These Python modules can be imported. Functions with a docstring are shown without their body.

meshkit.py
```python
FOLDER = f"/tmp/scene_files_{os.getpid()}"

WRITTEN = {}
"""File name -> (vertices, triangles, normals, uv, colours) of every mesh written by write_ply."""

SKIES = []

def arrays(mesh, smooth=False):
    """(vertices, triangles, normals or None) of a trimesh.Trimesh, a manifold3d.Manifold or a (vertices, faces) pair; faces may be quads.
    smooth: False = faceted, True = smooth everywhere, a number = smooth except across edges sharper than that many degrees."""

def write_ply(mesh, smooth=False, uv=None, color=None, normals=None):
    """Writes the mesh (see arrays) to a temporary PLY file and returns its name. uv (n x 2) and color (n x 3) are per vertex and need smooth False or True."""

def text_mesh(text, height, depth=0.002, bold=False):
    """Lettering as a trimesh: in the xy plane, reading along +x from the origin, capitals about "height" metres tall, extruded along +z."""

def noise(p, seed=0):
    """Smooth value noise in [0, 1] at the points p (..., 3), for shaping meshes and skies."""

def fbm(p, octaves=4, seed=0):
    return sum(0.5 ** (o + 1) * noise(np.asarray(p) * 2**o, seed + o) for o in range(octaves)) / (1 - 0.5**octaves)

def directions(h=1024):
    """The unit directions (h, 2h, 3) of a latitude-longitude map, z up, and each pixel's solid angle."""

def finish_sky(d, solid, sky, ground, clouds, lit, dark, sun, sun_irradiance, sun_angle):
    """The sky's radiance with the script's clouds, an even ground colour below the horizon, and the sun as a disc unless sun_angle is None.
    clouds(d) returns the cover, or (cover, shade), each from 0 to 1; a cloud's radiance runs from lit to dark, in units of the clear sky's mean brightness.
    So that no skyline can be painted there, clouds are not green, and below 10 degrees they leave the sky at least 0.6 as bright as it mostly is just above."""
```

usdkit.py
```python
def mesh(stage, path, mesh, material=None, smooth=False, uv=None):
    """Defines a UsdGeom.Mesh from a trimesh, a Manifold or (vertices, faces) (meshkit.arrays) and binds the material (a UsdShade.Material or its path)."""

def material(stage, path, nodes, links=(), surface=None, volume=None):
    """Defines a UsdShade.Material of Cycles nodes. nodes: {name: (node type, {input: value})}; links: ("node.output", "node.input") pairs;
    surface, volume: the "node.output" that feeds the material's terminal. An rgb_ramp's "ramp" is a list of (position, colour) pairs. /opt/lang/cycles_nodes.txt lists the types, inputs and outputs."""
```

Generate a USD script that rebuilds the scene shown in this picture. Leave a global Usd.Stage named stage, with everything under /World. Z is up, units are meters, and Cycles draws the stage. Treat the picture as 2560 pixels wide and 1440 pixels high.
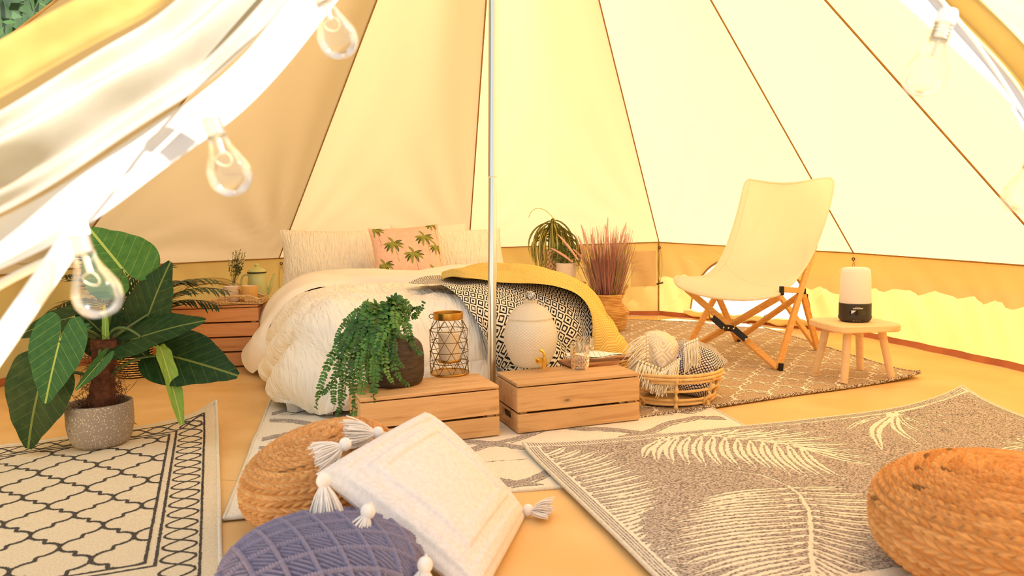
import math, numpy as np, trimesh, shapely, usdkit, meshkit
from shapely.geometry import Polygon, LineString, Point, MultiPolygon, box as sbox
from shapely.ops import unary_union
from shapely import affinity
from pxr import Usd, UsdGeom, UsdLux, UsdShade, Gf, Sdf, Vt

stage = Usd.Stage.CreateInMemory()
UsdGeom.SetStageUpAxis(stage, 'Z'); UsdGeom.SetStageMetersPerUnit(stage, 1.0)
world = UsdGeom.Xform.Define(stage, '/World'); UsdGeom.Scope.Define(stage, '/World/Looks')
A = np.array
# ---------------------------------------------------------------- camera, sun, sky, exposure
FPX, PITCH, CAMZ, CAMD, YAW, ROLL = 1900., .09, .86, 3.5, .03, .018
EXPOSURE, SUN, SKY = -1.6, 230000., 1.1
SUN_AZ, SUN_EL = math.radians(85), math.radians(45)     # azimuth from the tent's back towards its right side
_c, _s = math.cos(YAW), math.sin(YAW)
_F = A([_s*math.cos(PITCH), _c*math.cos(PITCH), -math.sin(PITCH)]); _U = A([_s*math.sin(PITCH), _c*math.sin(PITCH), math.cos(PITCH)]); _R = A([_c, -_s, 0.])
_R, _U = _R*math.cos(ROLL)-_U*math.sin(ROLL), _U*math.cos(ROLL)+_R*math.sin(ROLL)
EYE = A([0, -CAMD, CAMZ])
cam = UsdGeom.Camera.Define(stage, '/World/camera')
cam.CreateHorizontalApertureAttr(36.0); cam.CreateVerticalApertureAttr(20.25); cam.CreateFocalLengthAttr(36.0*FPX/2560)
cam.CreateClippingRangeAttr((0.05, 1000.0)); cam.CreateFStopAttr(4.5); cam.CreateFocusDistanceAttr(3.7); cam.CreateExposureAttr(EXPOSURE)
cam.AddTransformOp().Set(Gf.Matrix4d(*_R, 0, *_U, 0, *(-_F), 0, *EYE, 1))
sun = UsdLux.DistantLight.Define(stage, '/World/sun'); sun.CreateIntensityAttr(SUN); sun.CreateAngleAttr(0.53); sun.CreateColorAttr((1.0, .93, .86))
_d = A([math.sin(SUN_AZ)*math.cos(SUN_EL), math.cos(SUN_AZ)*math.cos(SUN_EL), math.sin(SUN_EL)])
_x = np.cross([0, 0, 1.], _d); _x /= np.linalg.norm(_x)
sun.AddTransformOp().Set(Gf.Matrix4d(*_x, 0, *np.cross(_d, _x), 0, *_d, 0, 0, 0, 0, 1))
sky = UsdLux.DomeLight.Define(stage, '/World/sky'); sky.CreateIntensityAttr(SKY); sky.CreateColorAttr((.93, .97, 1.03))

def gp(px, py, z=0.):
    d = _F*FPX+_R*(px-1280)+_U*(720-py); return EYE+d*((z-CAMZ)/d[2])
def at(px, py, y):
    d = _F*FPX+_R*(px-1280)+_U*(720-py); return EYE+d*((y+CAMD)/d[1])
def ppm(y): return FPX/(y+CAMD)
def nz(v): v = np.asarray(v, float); return v/(np.linalg.norm(v, axis=-1, keepdims=True)+1e-12)

# ---------------------------------------------------------------- prims
_used, FRAME = {}, {}
def numbered(parent, name):
    k = f'{parent}/{name}'; n = _used.get(k, 0); _used[k] = n+1
    return k if n == 0 else f'{k}_{n:03d}'
def tag(p, label=None, cat=None, group=None, kind=None):
    p = p.GetPrim() if hasattr(p, 'GetPrim') else p
    for k, v in (('label', label), ('category', cat), ('group', group), ('kind', kind)):
        if v: p.SetCustomDataByKey(k, v)
    return p
def path(p): return str((p.GetPrim() if hasattr(p, 'GetPrim') else p).GetPath())
def xf(name, loc=(0, 0, 0), rotz=0., parent='/World', label=None, cat=None, group=None, kind=None):
    pt = parent if isinstance(parent, str) else path(parent)
    k = numbered(pt, name); x = UsdGeom.Xform.Define(stage, k)
    if pt == '/World':
        x.AddTranslateOp().Set(Gf.Vec3d(*map(float, loc)))
        if rotz: x.AddRotateZOp().Set(math.degrees(rotz))
        FRAME[k] = (A(loc, float), rotz)
    else: FRAME[k] = FRAME[pt]
    tag(x, label, cat, group, kind); return x
def thing(name, label, cat, loc=(0, 0, 0), rotz=0., group=None): return xf(name, loc, rotz, '/World', label, cat, group)
def struct(name, loc=(0, 0, 0)): return xf(name, loc, kind='structure')
def obj(name, m, material, parent='/World', smooth=35, uv=None, col=None, label=None, cat=None, group=None, kind=None, local=False):
    pt = parent if isinstance(parent, str) else path(parent); k = numbered(pt, name)
    if hasattr(m, 'vertices'): m = (A(m.vertices), A(m.faces))
    elif hasattr(m, 'to_mesh'): q = m.to_mesh(); m = (A(q.vert_properties[:, :3], float), A(q.tri_verts))
    v, f = A(m[0], float), A(m[1])
    if len(m) > 2 and uv is None: uv = m[2]
    if (uv is not None or col is not None) and smooth not in (True, False): smooth = True
    if pt != '/World':
        top = '/'.join(pt.split('/')[:3]); loc, rz = FRAME[top]
        if not local and (np.any(loc) or rz):
            v = v-loc; c, s = math.cos(-rz), math.sin(-rz); v = np.stack([v[:, 0]*c-v[:, 1]*s, v[:, 0]*s+v[:, 1]*c, v[:, 2]], 1)
        FRAME[k] = FRAME[pt]
    p = usdkit.mesh(stage, k, (v, f), MATS[material], smooth=smooth, uv=uv)
    if col is not None: UsdGeom.PrimvarsAPI(p).CreatePrimvar('tint', Sdf.ValueTypeNames.Color3fArray, 'vertex').Set(Vt.Vec3fArray.FromNumpy(np.asarray(col, np.float32)))
    UsdGeom.Mesh(p).CreateDoubleSidedAttr(True)
    return tag(p, label, cat, group, kind)
def copy(src, loc, rotz, label, group=None, scale=None):
    was = src.GetPrim().GetCustomData(); k = numbered('/World', src.GetPrim().GetName().rstrip('0123456789').rstrip('_'))
    x = UsdGeom.Xform.Define(stage, k); x.GetPrim().GetReferences().AddInternalReference(src.GetPrim().GetPath())
    x.ClearXformOpOrder(); x.AddTranslateOp(opSuffix='c').Set(Gf.Vec3d(*map(float, loc))); x.AddRotateZOp(opSuffix='c').Set(math.degrees(rotz))
    if scale: x.AddScaleOp(opSuffix='c').Set(Gf.Vec3f(*scale))
    tag(x, label, was.get('category'), group or was.get('group')); x.GetPrim().SetInstanceable(True); FRAME[k] = (A(loc, float), rotz); return x

# ---------------------------------------------------------------- mesh helpers: everything is (vertices, triangles[, uv])
def join(ms):
    vs, fs, us, n = [], [], [], 0
    for m in ms:
        if hasattr(m, 'vertices'): m = (A(m.vertices), A(m.faces))
        vs.append(m[0]); fs.append(A(m[1])+n); n += len(m[0])
        if len(m) > 2: us.append(m[2])
    r = (np.vstack(vs), np.vstack(fs))
    return r+(np.vstack(us),) if len(us) == len(ms) else r
def gridf(nu, nv, wu=False, wv=False):
    a, b = (nu if wu else nu-1), (nv if wv else nv-1)
    i, j = np.meshgrid(np.arange(a), np.arange(b), indexing='ij'); i2, j2 = (i+1) % nu, (j+1) % nv
    q = np.stack([i*nv+j, i2*nv+j, i2*nv+j2, i*nv+j2], -1).reshape(-1, 4)
    return np.vstack([q[:, [0, 1, 2]], q[:, [0, 2, 3]]])
def sheet(fn, nu, nv):
    """fn(u, v) -> points; u, v in [0, 1] arrays; uv returned"""
    u, v = np.meshgrid(np.linspace(0, 1, nu), np.linspace(0, 1, nv), indexing='ij')
    P = fn(u, v).reshape(-1, 3); return (P, gridf(nu, nv), np.stack([u.ravel(), v.ravel()], 1))
def tube(p, r, sides=8, closed=False, caps=True):
    p = A(p, float); n = len(p); r = np.broadcast_to(r, (n,)).astype(float)
    t = np.roll(p, -1, 0)-np.roll(p, 1, 0) if closed else np.gradient(p, axis=0)
    t = nz(t); a = np.zeros_like(p); ref = A([0, 0, 1.]) if abs(t[0][2]) < .9 else A([1., 0, 0])
    a[0] = nz(np.cross(t[0], ref))
    for i in range(1, n): q = a[i-1]-t[i]*(a[i-1]@t[i]); a[i] = nz(q)
    b = np.cross(t, a); g = np.arange(sides)*2*np.pi/sides
    v = p[:, None]+r[:, None, None]*(np.cos(g)[None, :, None]*a[:, None]+np.sin(g)[None, :, None]*b[:, None])
    v = v.reshape(-1, 3); f = gridf(n, sides, closed, True)
    if caps and not closed:
        v = np.vstack([v, p[:1], p[-1:]]); k = np.arange(sides); k2 = (k+1) % sides; o = len(v)
        f = np.vstack([f, np.stack([np.full(sides, o-2), k2, k], 1), np.stack([np.full(sides, o-1), (n-1)*sides+k, (n-1)*sides+k2], 1)])
    return (v, f)
def bez(*c, n=12):
    """smooth curve through the control points (Catmull-Rom)"""
    c = A(c, float)
    if len(c) == 2: return c[0]+(c[1]-c[0])*np.linspace(0, 1, n)[:, None]
    from scipy.interpolate import CubicSpline
    d = np.r_[0, np.cumsum(np.linalg.norm(np.diff(c, axis=0), axis=1))]
    return CubicSpline(d, c)(np.linspace(0, d[-1], n))
def lathe(prof, n=48, c=(0, 0, 0), uv=True):
    """prof: (r, z) pairs"""
    p = A(prof, float); g = np.linspace(0, 2*np.pi, n+1)
    v = np.stack([p[:, None, 0]*np.cos(g), p[:, None, 0]*np.sin(g), np.broadcast_to(p[:, None, 1], (len(p), n+1))], -1).reshape(-1, 3)+A(c)
    d = np.r_[0, np.cumsum(np.linalg.norm(np.diff(p, axis=0), axis=1))]; d /= d[-1]
    q = np.stack([np.broadcast_to(g/(2*np.pi), (len(p), n+1)).ravel(), np.repeat(d, n+1)], 1)
    f = gridf(len(p), n+1)[:, [0, 2, 1]]
    return (v, f, q) if uv else (v, f)
def smoothprof(prof, n=40):
    from scipy.interpolate import PchipInterpolator
    p = A(prof, float); d = np.r_[0, np.cumsum(np.linalg.norm(np.diff(p, axis=0), axis=1))]
    return PchipInterpolator(d, p)(np.linspace(0, d[-1], n))
def rbox(sx, sy, sz, c=(0, 0, 0), r=.004, rz=0., M=None):
    """box with chamfered edges, 44 triangles; c = centre"""
    h = A([sx, sy, sz])/2; r = min(r, h.min()*.6); pts = []
    for s in np.ndindex(2, 2, 2):
        s = A(s)*2-1.
        for k in range(3):
            q = s*h; q = q-s*r; q[k] = s[k]*h[k]; pts.append(q)
    m = trimesh.convex.convex_hull(A(pts)); v = A(m.vertices)
    if rz: cc, ss = math.cos(rz), math.sin(rz); v = np.stack([v[:, 0]*cc-v[:, 1]*ss, v[:, 0]*ss+v[:, 1]*cc, v[:, 2]], 1)
    if M is not None: v = v@A(M).T
    return (v+A(c), A(m.faces))
def bar(p, q, w, t, up=(0, 0, 1), r=.003):
    """rectangular bar from p to q: w across, t along up"""
    p, q = A(p, float), A(q, float); d = q-p; L = np.linalg.norm(d); d = d/L
    s = nz(np.cross(d, up)); u = np.cross(s, d)
    return rbox(L, w, t, (p+q)/2, r, M=np.stack([d, s, u], 1))
def poly_mesh(poly, maxedge=None):
    """triangulated shapely polygon(s) -> 2D vertices, faces"""
    out = []
    for g in getattr(poly, 'geoms', [poly]):
        if g.is_empty or g.area < 1e-9 or g.geom_type != 'Polygon': continue
        v, f = trimesh.creation.triangulate_polygon(g, engine='earcut')
        v = np.c_[v, np.zeros(len(v))]
        if maxedge: v, f = trimesh.remesh.subdivide_to_size(v, f, maxedge, max_iter=20)
        out.append((v, f))
    return join(out)
def decal(poly, fn, maxedge, eps=.001):
    """2D polygon laid on a surface: fn(x, y, h) -> 3D points, h = height above it; closed thin slab edge skipped"""
    v, f = poly_mesh(poly, maxedge)[:2]; return (fn(v[:, 0], v[:, 1], np.full(len(v), eps)), f, v[:, :2])
def slab(poly, fn, maxedge, h0, h1):
    """a 2D polygon as a solid between the heights h0 and h1 over the surface fn"""
    v, f = poly_mesh(poly, maxedge)[:2]
    e = np.sort(np.vstack([f[:, [0, 1]], f[:, [1, 2]], f[:, [2, 0]]]), 1); d = np.vstack([f[:, [0, 1]], f[:, [1, 2]], f[:, [2, 0]]])
    _, ix, ct = np.unique(e, axis=0, return_index=True, return_counts=True); b = d[ix[ct == 1]]; n = len(v)
    F_ = np.vstack([f, f[:, ::-1]+n, np.stack([b[:, 1], b[:, 0], b[:, 0]+n], 1), np.stack([b[:, 1], b[:, 0]+n, b[:, 1]+n], 1)])
    return (np.vstack([fn(v[:, 0], v[:, 1], np.full(n, h1)), fn(v[:, 0], v[:, 1], np.full(n, h0))]), F_, np.vstack([v[:, :2]]*2))
fbm, noise = meshkit.fbm, meshkit.noise
def vnorm(m):
    v, f = m[0], m[1]; n = np.zeros_like(v); c = np.cross(v[f[:, 1]]-v[f[:, 0]], v[f[:, 2]]-v[f[:, 0]])
    for k in range(3): np.add.at(n, f[:, k], c)
    return nz(n)

# ---------------------------------------------------------------- materials
MATS = {}
def mat(name, nodes, links, surface='p.BSDF'):
    MATS[name] = usdkit.material(stage, '/World/Looks/'+name, nodes, links, surface=surface); return name
def pbr(name, col, col2=None, scale=8, stretch=(1, 1, 1), detail=1, rough=.6, bump=0, bscale=None, spec=.4, metal=0, sheen=0, coat=0, transl=0, tcol=None, coord='object', lo=.35, hi=.65, bdist=.01, vary=0, distort=0, trans=0, alpha=1):
    """a principled surface whose colour runs between col and col2 with noise, and noise bump; transl mixes in light through the sheet"""
    N = {'p': ('principled_bsdf', dict(base_color=col, roughness=rough, specular_ior_level=spec, metallic=metal, sheen_weight=sheen, coat_weight=coat, transmission_weight=trans, alpha=alpha)),
         'tc': ('texture_coordinate', {}), 'mp': ('mapping', dict(scale=stretch))}
    L = [('tc.'+coord, 'mp.vector')]; src = None
    if col2 is not None:
        N['n'] = ('noise_texture', dict(scale=scale, detail=detail, roughness=.6, distortion=distort)); L.append(('mp.vector', 'n.vector'))
        N['r'] = ('rgb_ramp', dict(ramp=[(lo, col), (hi, col2)])); L += [('n.fac', 'r.fac')]; src = 'r.color'
        if vary:
            N['oi'] = ('object_info', {}); N['mr'] = ('map_range', dict(from_min=0, from_max=1, to_min=1-vary, to_max=1+vary)); N['hv'] = ('hsv', {})
            L += [('oi.random', 'mr.value'), ('mr.result', 'hv.value'), ('r.color', 'hv.color')]; src = 'hv.color'
        L.append((src, 'p.base_color'))
    if bump:
        N['bn'] = ('noise_texture', dict(scale=bscale or scale*4, detail=1, roughness=.6)); N['b'] = ('bump', dict(strength=bump, distance=bdist))
        L += [('mp.vector', 'bn.vector'), ('bn.fac', 'b.height'), ('b.normal', 'p.normal')]
    if spec <= .15 and not (metal or sheen or coat or trans) and alpha == 1 and rough >= .8:        # matt cloth: a plain diffuse surface
        N['p'] = ('diffuse_bsdf', dict(color=col)); L = [(a, b.replace('p.base_color', 'p.color')) for a, b in L]
    out = 'p.BSDF'
    if transl:
        N['t'] = ('translucent_bsdf', dict(color=tcol or col)); N['mx'] = ('mix_closure', dict(fac=transl)); L += [('p.BSDF', 'mx.closure1'), ('t.BSDF', 'mx.closure2')]; out = 'mx.closure'
        if src and tcol is None: L.append((src, 't.color'))
        if bump: L.append(('b.normal', 't.normal'))
    return mat(name, N, L, out)

pbr('canvas_roof', (.80, .68, .365), rough=.9, spec=0, transl=.5, tcol=(.52, .345, .18))
pbr('canvas_wall', (.90, .74, .345), rough=.9, spec=0, transl=.36, tcol=(.47, .36, .125))
pbr('seam', (.30, .16, .045), (.36, .20, .06), scale=30, rough=.9, spec=.1)
pbr('groundsheet', (.78, .47, .17), (.83, .53, .22), scale=3, rough=.45, spec=.3, bump=.5, bscale=4, bdist=.03)
pbr('sheet_edge', (.34, .085, .02), (.42, .12, .03), scale=6, rough=.5)
pbr('dry_ground', (.48, .43, .31), (.36, .36, .20), scale=2.5, rough=1, bump=.4, bscale=30)
pbr('flap_canvas', (.48, .46, .40), (.52, .50, .44), scale=25, rough=.9, spec=.1, transl=.35, tcol=(.62, .52, .32), bump=0, bscale=120)
pbr('steel', (.72, .72, .70), None, rough=.22, metal=1)
# ================================================================ the tent
APEX = at(1278, -890, .1)
def seam_top(px, py, y): return at(px, py, y)
ST = [A([-2.25, -2.05, .6]), A([-2.93, -.75, .6]), seam_top(155, 672, 1.25), seam_top(697, 645, 2.55), seam_top(1172, 620, 3.2), seam_top(1648, 605, 3.1), seam_top(2135, 632, 1.83), seam_top(2661, 670, .25), A([2.62, -1.35, .6]), A([1.62, -2.45, .6]), A([.85, -2.86, .6])]
CEN = A([0., .15])
def outw(p): return nz(A([p[0]-CEN[0], p[1]-CEN[1], 0]))
def roof_fn(k, side=0):
    a, b = ST[k], ST[k+1]
    na = nz(np.cross(b-a, APEX-a)); na = na if na[2] < 0 else -na        # points into the tent
    def fn(u, v):
        w = (v-.045)/.955                                                  # the eave hangs a little past the wall
        P = (a+(b-a)*u[..., None])*(1-w[..., None])+APEX*w[..., None]
        bulge = np.sin(np.pi*u)*np.clip(np.sin(np.pi*np.clip(w, 0, 1)**.8), 0, 1)*.05
        # pulls fanning out from the two eave corners
        for q, s in ((u, 1), (1-u, 2)):
            ang = np.arctan2(np.clip(w, 0, 1)*2.6, q*1.3+1e-3); rad = np.hypot(w*2.6, q*1.3)
            bulge = bulge+.012*np.sin(ang*16+k*1.7+s)*np.exp(-rad/.45)*np.sin(np.pi*np.clip(q*1.0, 0, 1))**.5
        bulge = bulge+.006*np.sin(u*11+k*2.+w*3)*np.sin(np.pi*u)*np.clip(w, 0, 1)
        droop = np.clip(-w, 0, 1)*0
        return P+na*bulge[..., None]+A([0, 0, -.6])*droop[..., None]
    return fn
ceiling = struct('ceiling')
for k in range(1, len(ST)-1):
    obj('roof_panel', sheet(roof_fn(k), 30, 60), 'canvas_roof', ceiling, smooth=True)
for k in range(1, len(ST)-1):
    q = np.linspace(0, 1, 30)[:, None]; p = ST[k]*(1-q)+APEX*q; inn = -outw(ST[k])*.004+A([0, 0, -.004])
    obj('roof_seam', tube(p+inn, .0048, 6), 'seam', ceiling)
# walls
WCX, WRX, WRZ = .84, .52, .40
def wall_fn(k):
    a, b = ST[k], ST[k+1]; n = nz(np.cross(b-a, [0, 0, 1.])); mid = (a+b)/2
    if n@(mid-A([*CEN, 0])) > 0: n = -n                                    # into the tent
    L = np.linalg.norm((b-a)[:2])
    def fn(x, z, h=0.):
        u = np.clip(x/L, -.02, 1.02); zt = a[2]*(1-u)+b[2]*u; w = np.clip(z/.6, 0, 1)
        P = np.stack([a[0]+(b[0]-a[0])*u, a[1]+(b[1]-a[1])*u, w*zt], -1)
        fold = np.sin(np.pi*np.clip(u, 0, 1))**.6
        bul = .045*np.sin(np.pi*np.clip(u, 0, 1))*np.sin(np.pi*w)*(-1)+.016*np.sin((u*L*1.0+w*.35)*26+k+1.5*np.sin(u*9))*np.sin(np.pi*w)*fold+.010*np.sin((u*L+w*.22)*37+2*k)*np.sin(np.pi*w)*fold
        return P+n*(np.asarray(bul)+h)[..., None]
    return fn, L, n
walls = {0: struct('wall_left'), 1: None, 3: struct('wall_back'), 5: struct('wall_right')}
side_of = {0: 0, 1: 0, 2: 0, 3: 3, 4: 3, 5: 3, 6: 5, 7: 5, 8: 5, 9: 5}
WALLP = []
for k in range(len(ST)-1):
    fn, L, n = wall_fn(k); WALLP.append((fn, L, n)); par = walls[side_of[k]]
    shape = sbox(0, 0, L, .6)
    if k == 5:                                                              # half-moon window behind the chair
        t = np.linspace(np.pi, 0, 31)
        win = Polygon([(WCX-WRX, .05)]+[(WCX+WRX*np.cos(q), .12+WRZ*np.sin(q)) for q in t]+[(WCX+WRX, .05)])
        shape = shape.difference(win)
    v, f = poly_mesh(shape, .07)[:2]
    obj('wall_panel', (fn(v[:, 0], v[:, 1]), f), 'canvas_wall', par, smooth=True)
    q = np.linspace(0, L, 40)
    obj('eave_piping', tube(fn(q, np.full(40, .598), .006), .005, 6), 'seam', par)
# floor and its upturned edge
ring = [p[:2]*1. for p in ST]
ring2 = np.vstack(ring+[A([.75, -3.3]), A([-1.5, -3.3])])
fl = Polygon(ring2)
v, f = poly_mesh(fl, .09)[:2]
inside = np.clip(shapely.distance(shapely.points(v[:, :2]), fl.exterior)/.3, 0, 1)
z = (fbm(v*A([2.2, 4, 1])+3, 3)-.5)*.016*inside-.004
obj('floor', (np.c_[v[:, :2], z], f), 'groundsheet', smooth=True, kind='structure')
tr = struct('trim_1')
for k in range(len(ST)-1):
    fn, L, n = WALLP[k]; q = np.linspace(-.01, L+.01, 40); s = sheet(lambda u, w: fn(u*L, w*.035, .03-.02*w+.006*np.sin(u*30+k)), 40, 6)
    obj('sheet_edge', s, 'sheet_edge', tr, smooth=True)
obj('ground', (A([[-30, -30, -.03], [30, -30, -.03], [30, 30, -.03], [-30, 30, -.03]]), A([[0, 1, 2], [0, 2, 3]])), 'dry_ground', smooth=False, kind='structure')
# pole
pb, ptop = A([0., -.12, 0]), at(1237, -890, .0)
pole = thing('tent_pole', 'shiny steel centre pole holding up the tent between the two front crates', 'pole', pb)
pj = pb+(ptop-pb)*((at(1231, 446, 0)[2])/ptop[2])
obj('lower_tube', tube([pb, pj-A([0, 0, .001])], .0195, 28), 'steel', pole, smooth=40)
obj('upper_tube', tube([pj+A([0, 0, .002]), ptop], .0212, 28), 'steel', pole, smooth=40)
# ================================================================ rugs
pbr('rug_cream', (.90, .84, .70), (.80, .72, .57), scale=160, stretch=(1, 1, 1), detail=1, rough=.95, spec=.1, bump=.35, bscale=420, bdist=.004)
pbr('rug_taupe', (.62, .545, .475), (.19, .155, .13), scale=150, stretch=(1, 1.6, 1), detail=1, rough=.95, spec=.1, bump=.5, bscale=420, lo=.42, hi=.62, bdist=.004)
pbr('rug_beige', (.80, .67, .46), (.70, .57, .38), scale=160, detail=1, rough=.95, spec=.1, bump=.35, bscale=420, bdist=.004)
pbr('rug_line', (.05, .042, .035), (.14, .12, .095), scale=300, detail=1, rough=.95, spec=.1, bump=.4, bscale=400)
pbr('rug_brown', (.66, .52, .36), (.34, .24, .15), scale=170, stretch=(1, 1.5, 1), detail=1, rough=.95, spec=.1, bump=.5, bscale=380, lo=.40, hi=.64)
pbr('rug_binding', (.80, .74, .62), (.70, .64, .50), scale=120, rough=.9, spec=.1, bump=.3, bscale=300)
pbr('rug_binding_dark', (.16, .11, .08), (.60, .52, .40), scale=150, detail=0, rough=.9, spec=.1, lo=.46, hi=.54)
def rugfn(P00, P10, P11, P01, sx, sy, z0, curls=(), wav=.006, seed=1):
    P = [A([*p[:2]]) for p in (P00, P10, P11, P01)]
    def fn(x, y, h=0.):
        u, v = np.asarray(x)/sx, np.asarray(y)/sy
        q = P[0]*((1-u)*(1-v))[..., None]+P[1]*(u*(1-v))[..., None]+P[2]*(u*v)[..., None]+P[3]*((1-u)*v)[..., None]
        z = z0+wav*np.maximum(fbm(np.stack([q[..., 0]*2.6, q[..., 1]*2.6, 0*u+seed], -1), 2)-.4, 0)*2
        for cu, cv, r, hh in curls: z = z+hh*np.exp(-np.hypot((u-cu)*sx, (v-cv)*sy)/r)
        return np.concatenate([q, (z+h)[..., None]], -1)
    def inv(px, py):
        w = gp(px, py)[:2]; x = A([.5, .5])
        for _ in range(30):
            u, v = x; f = P[0]*(1-u)*(1-v)+P[1]*u*(1-v)+P[2]*u*v+P[3]*(1-u)*v-w
            J = np.stack([(P[1]-P[0])*(1-v)+(P[2]-P[3])*v, (P[3]-P[0])*(1-u)+(P[2]-P[1])*u], 1); x = x-np.linalg.solve(J, f)
        return x[0]*sx, x[1]*sy
    return fn, inv
def rug(name, label, fn, sx, sy, base, binding, pats, th=.006, edge=.05, bw=.006):
    loc = fn(A([sx/2]), A([sy/2]))[0]; loc[2] = 0
    t = thing(name, label, 'rug', loc)
    obj('base', slab(sbox(0, 0, sx, sy), fn, edge, -.001, th), base, t, smooth=40)
    r = np.vstack([np.c_[np.linspace(0, sx, 80), np.zeros(80)], np.c_[np.full(60, sx), np.linspace(0, sy, 60)], np.c_[np.linspace(sx, 0, 80), np.full(80, sy)], np.c_[np.zeros(60), np.linspace(sy, 0, 60)]])
    obj('binding', tube(fn(r[:, 0], r[:, 1], np.full(len(r), th*.6)), bw, 8, True), binding, t, smooth=True)
    for nm, poly, mt in pats:
        obj(nm, decal(poly, fn, .045, th+.0012), mt, t, smooth=True)
    return t
def unit(a, b): return nz(A(b)-A(a))
def jag(poly, amp=.0016, step=.006, seed=0):
    r = np.random.default_rng(seed); out = []
    for g in getattr(poly, 'geoms', [poly]):
        if g.geom_type != 'Polygon' or g.area < 2e-5: continue
        def ring(q):
            n = max(8, int(q.length/step)); p = A([q.interpolate(s, True).coords[0] for s in np.linspace(0, 1, n, endpoint=False)]); return p+r.normal(0, amp, p.shape)
        try:
            h = Polygon(ring(g.exterior), [ring(i) for i in g.interiors if i.length > .02]).buffer(0)
            out += [x for x in getattr(h, 'geoms', [h]) if x.area > 1e-5]
        except Exception: out.append(g)
    return MultiPolygon([x for x in out if x.geom_type == 'Polygon'])
def leaflet(p, ang, L, w, bend=0., slit=True, dark=.0035):
    t = np.linspace(0, 1, 14); th = ang+bend*t; d = np.stack([np.cos(th), np.sin(th)], 1); c = A(p)+np.cumsum(np.vstack([[0, 0], d[:-1]*L/13]), 0)
    n = np.stack([-d[:, 1], d[:, 0]], 1); hw = w*np.sin(np.pi*t**.8)**.8+.0008
    g = Polygon(np.vstack([c+n*hw[:, None], (c-n*hw[:, None])[::-1]])).buffer(0)
    if slit and L > .04: g = g.difference(LineString(c[3:-1]).buffer(dark))
    return g
def frond(spine, n, L, w, ang0, ang1, bend, sides=(1, -1), prof=None, sw=.006):
    s = LineString(spine); out = [s.buffer(sw)]
    for i in range(n):
        q = (i+.5)/n; p = A(s.interpolate(q, True).coords[0]); p2 = A(s.interpolate(min(q+.02, 1), True).coords[0]); a = math.atan2(*(p2-p)[::-1]) if q < .98 else a0
        a0 = a; l = L*(prof(q) if prof else (.55+.45*math.sin(math.pi*q)))
        for sd in sides: out.append(leaflet(p, a+sd*(ang0+(ang1-ang0)*q), l, w, -sd*bend))
    return unary_union(out)
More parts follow.
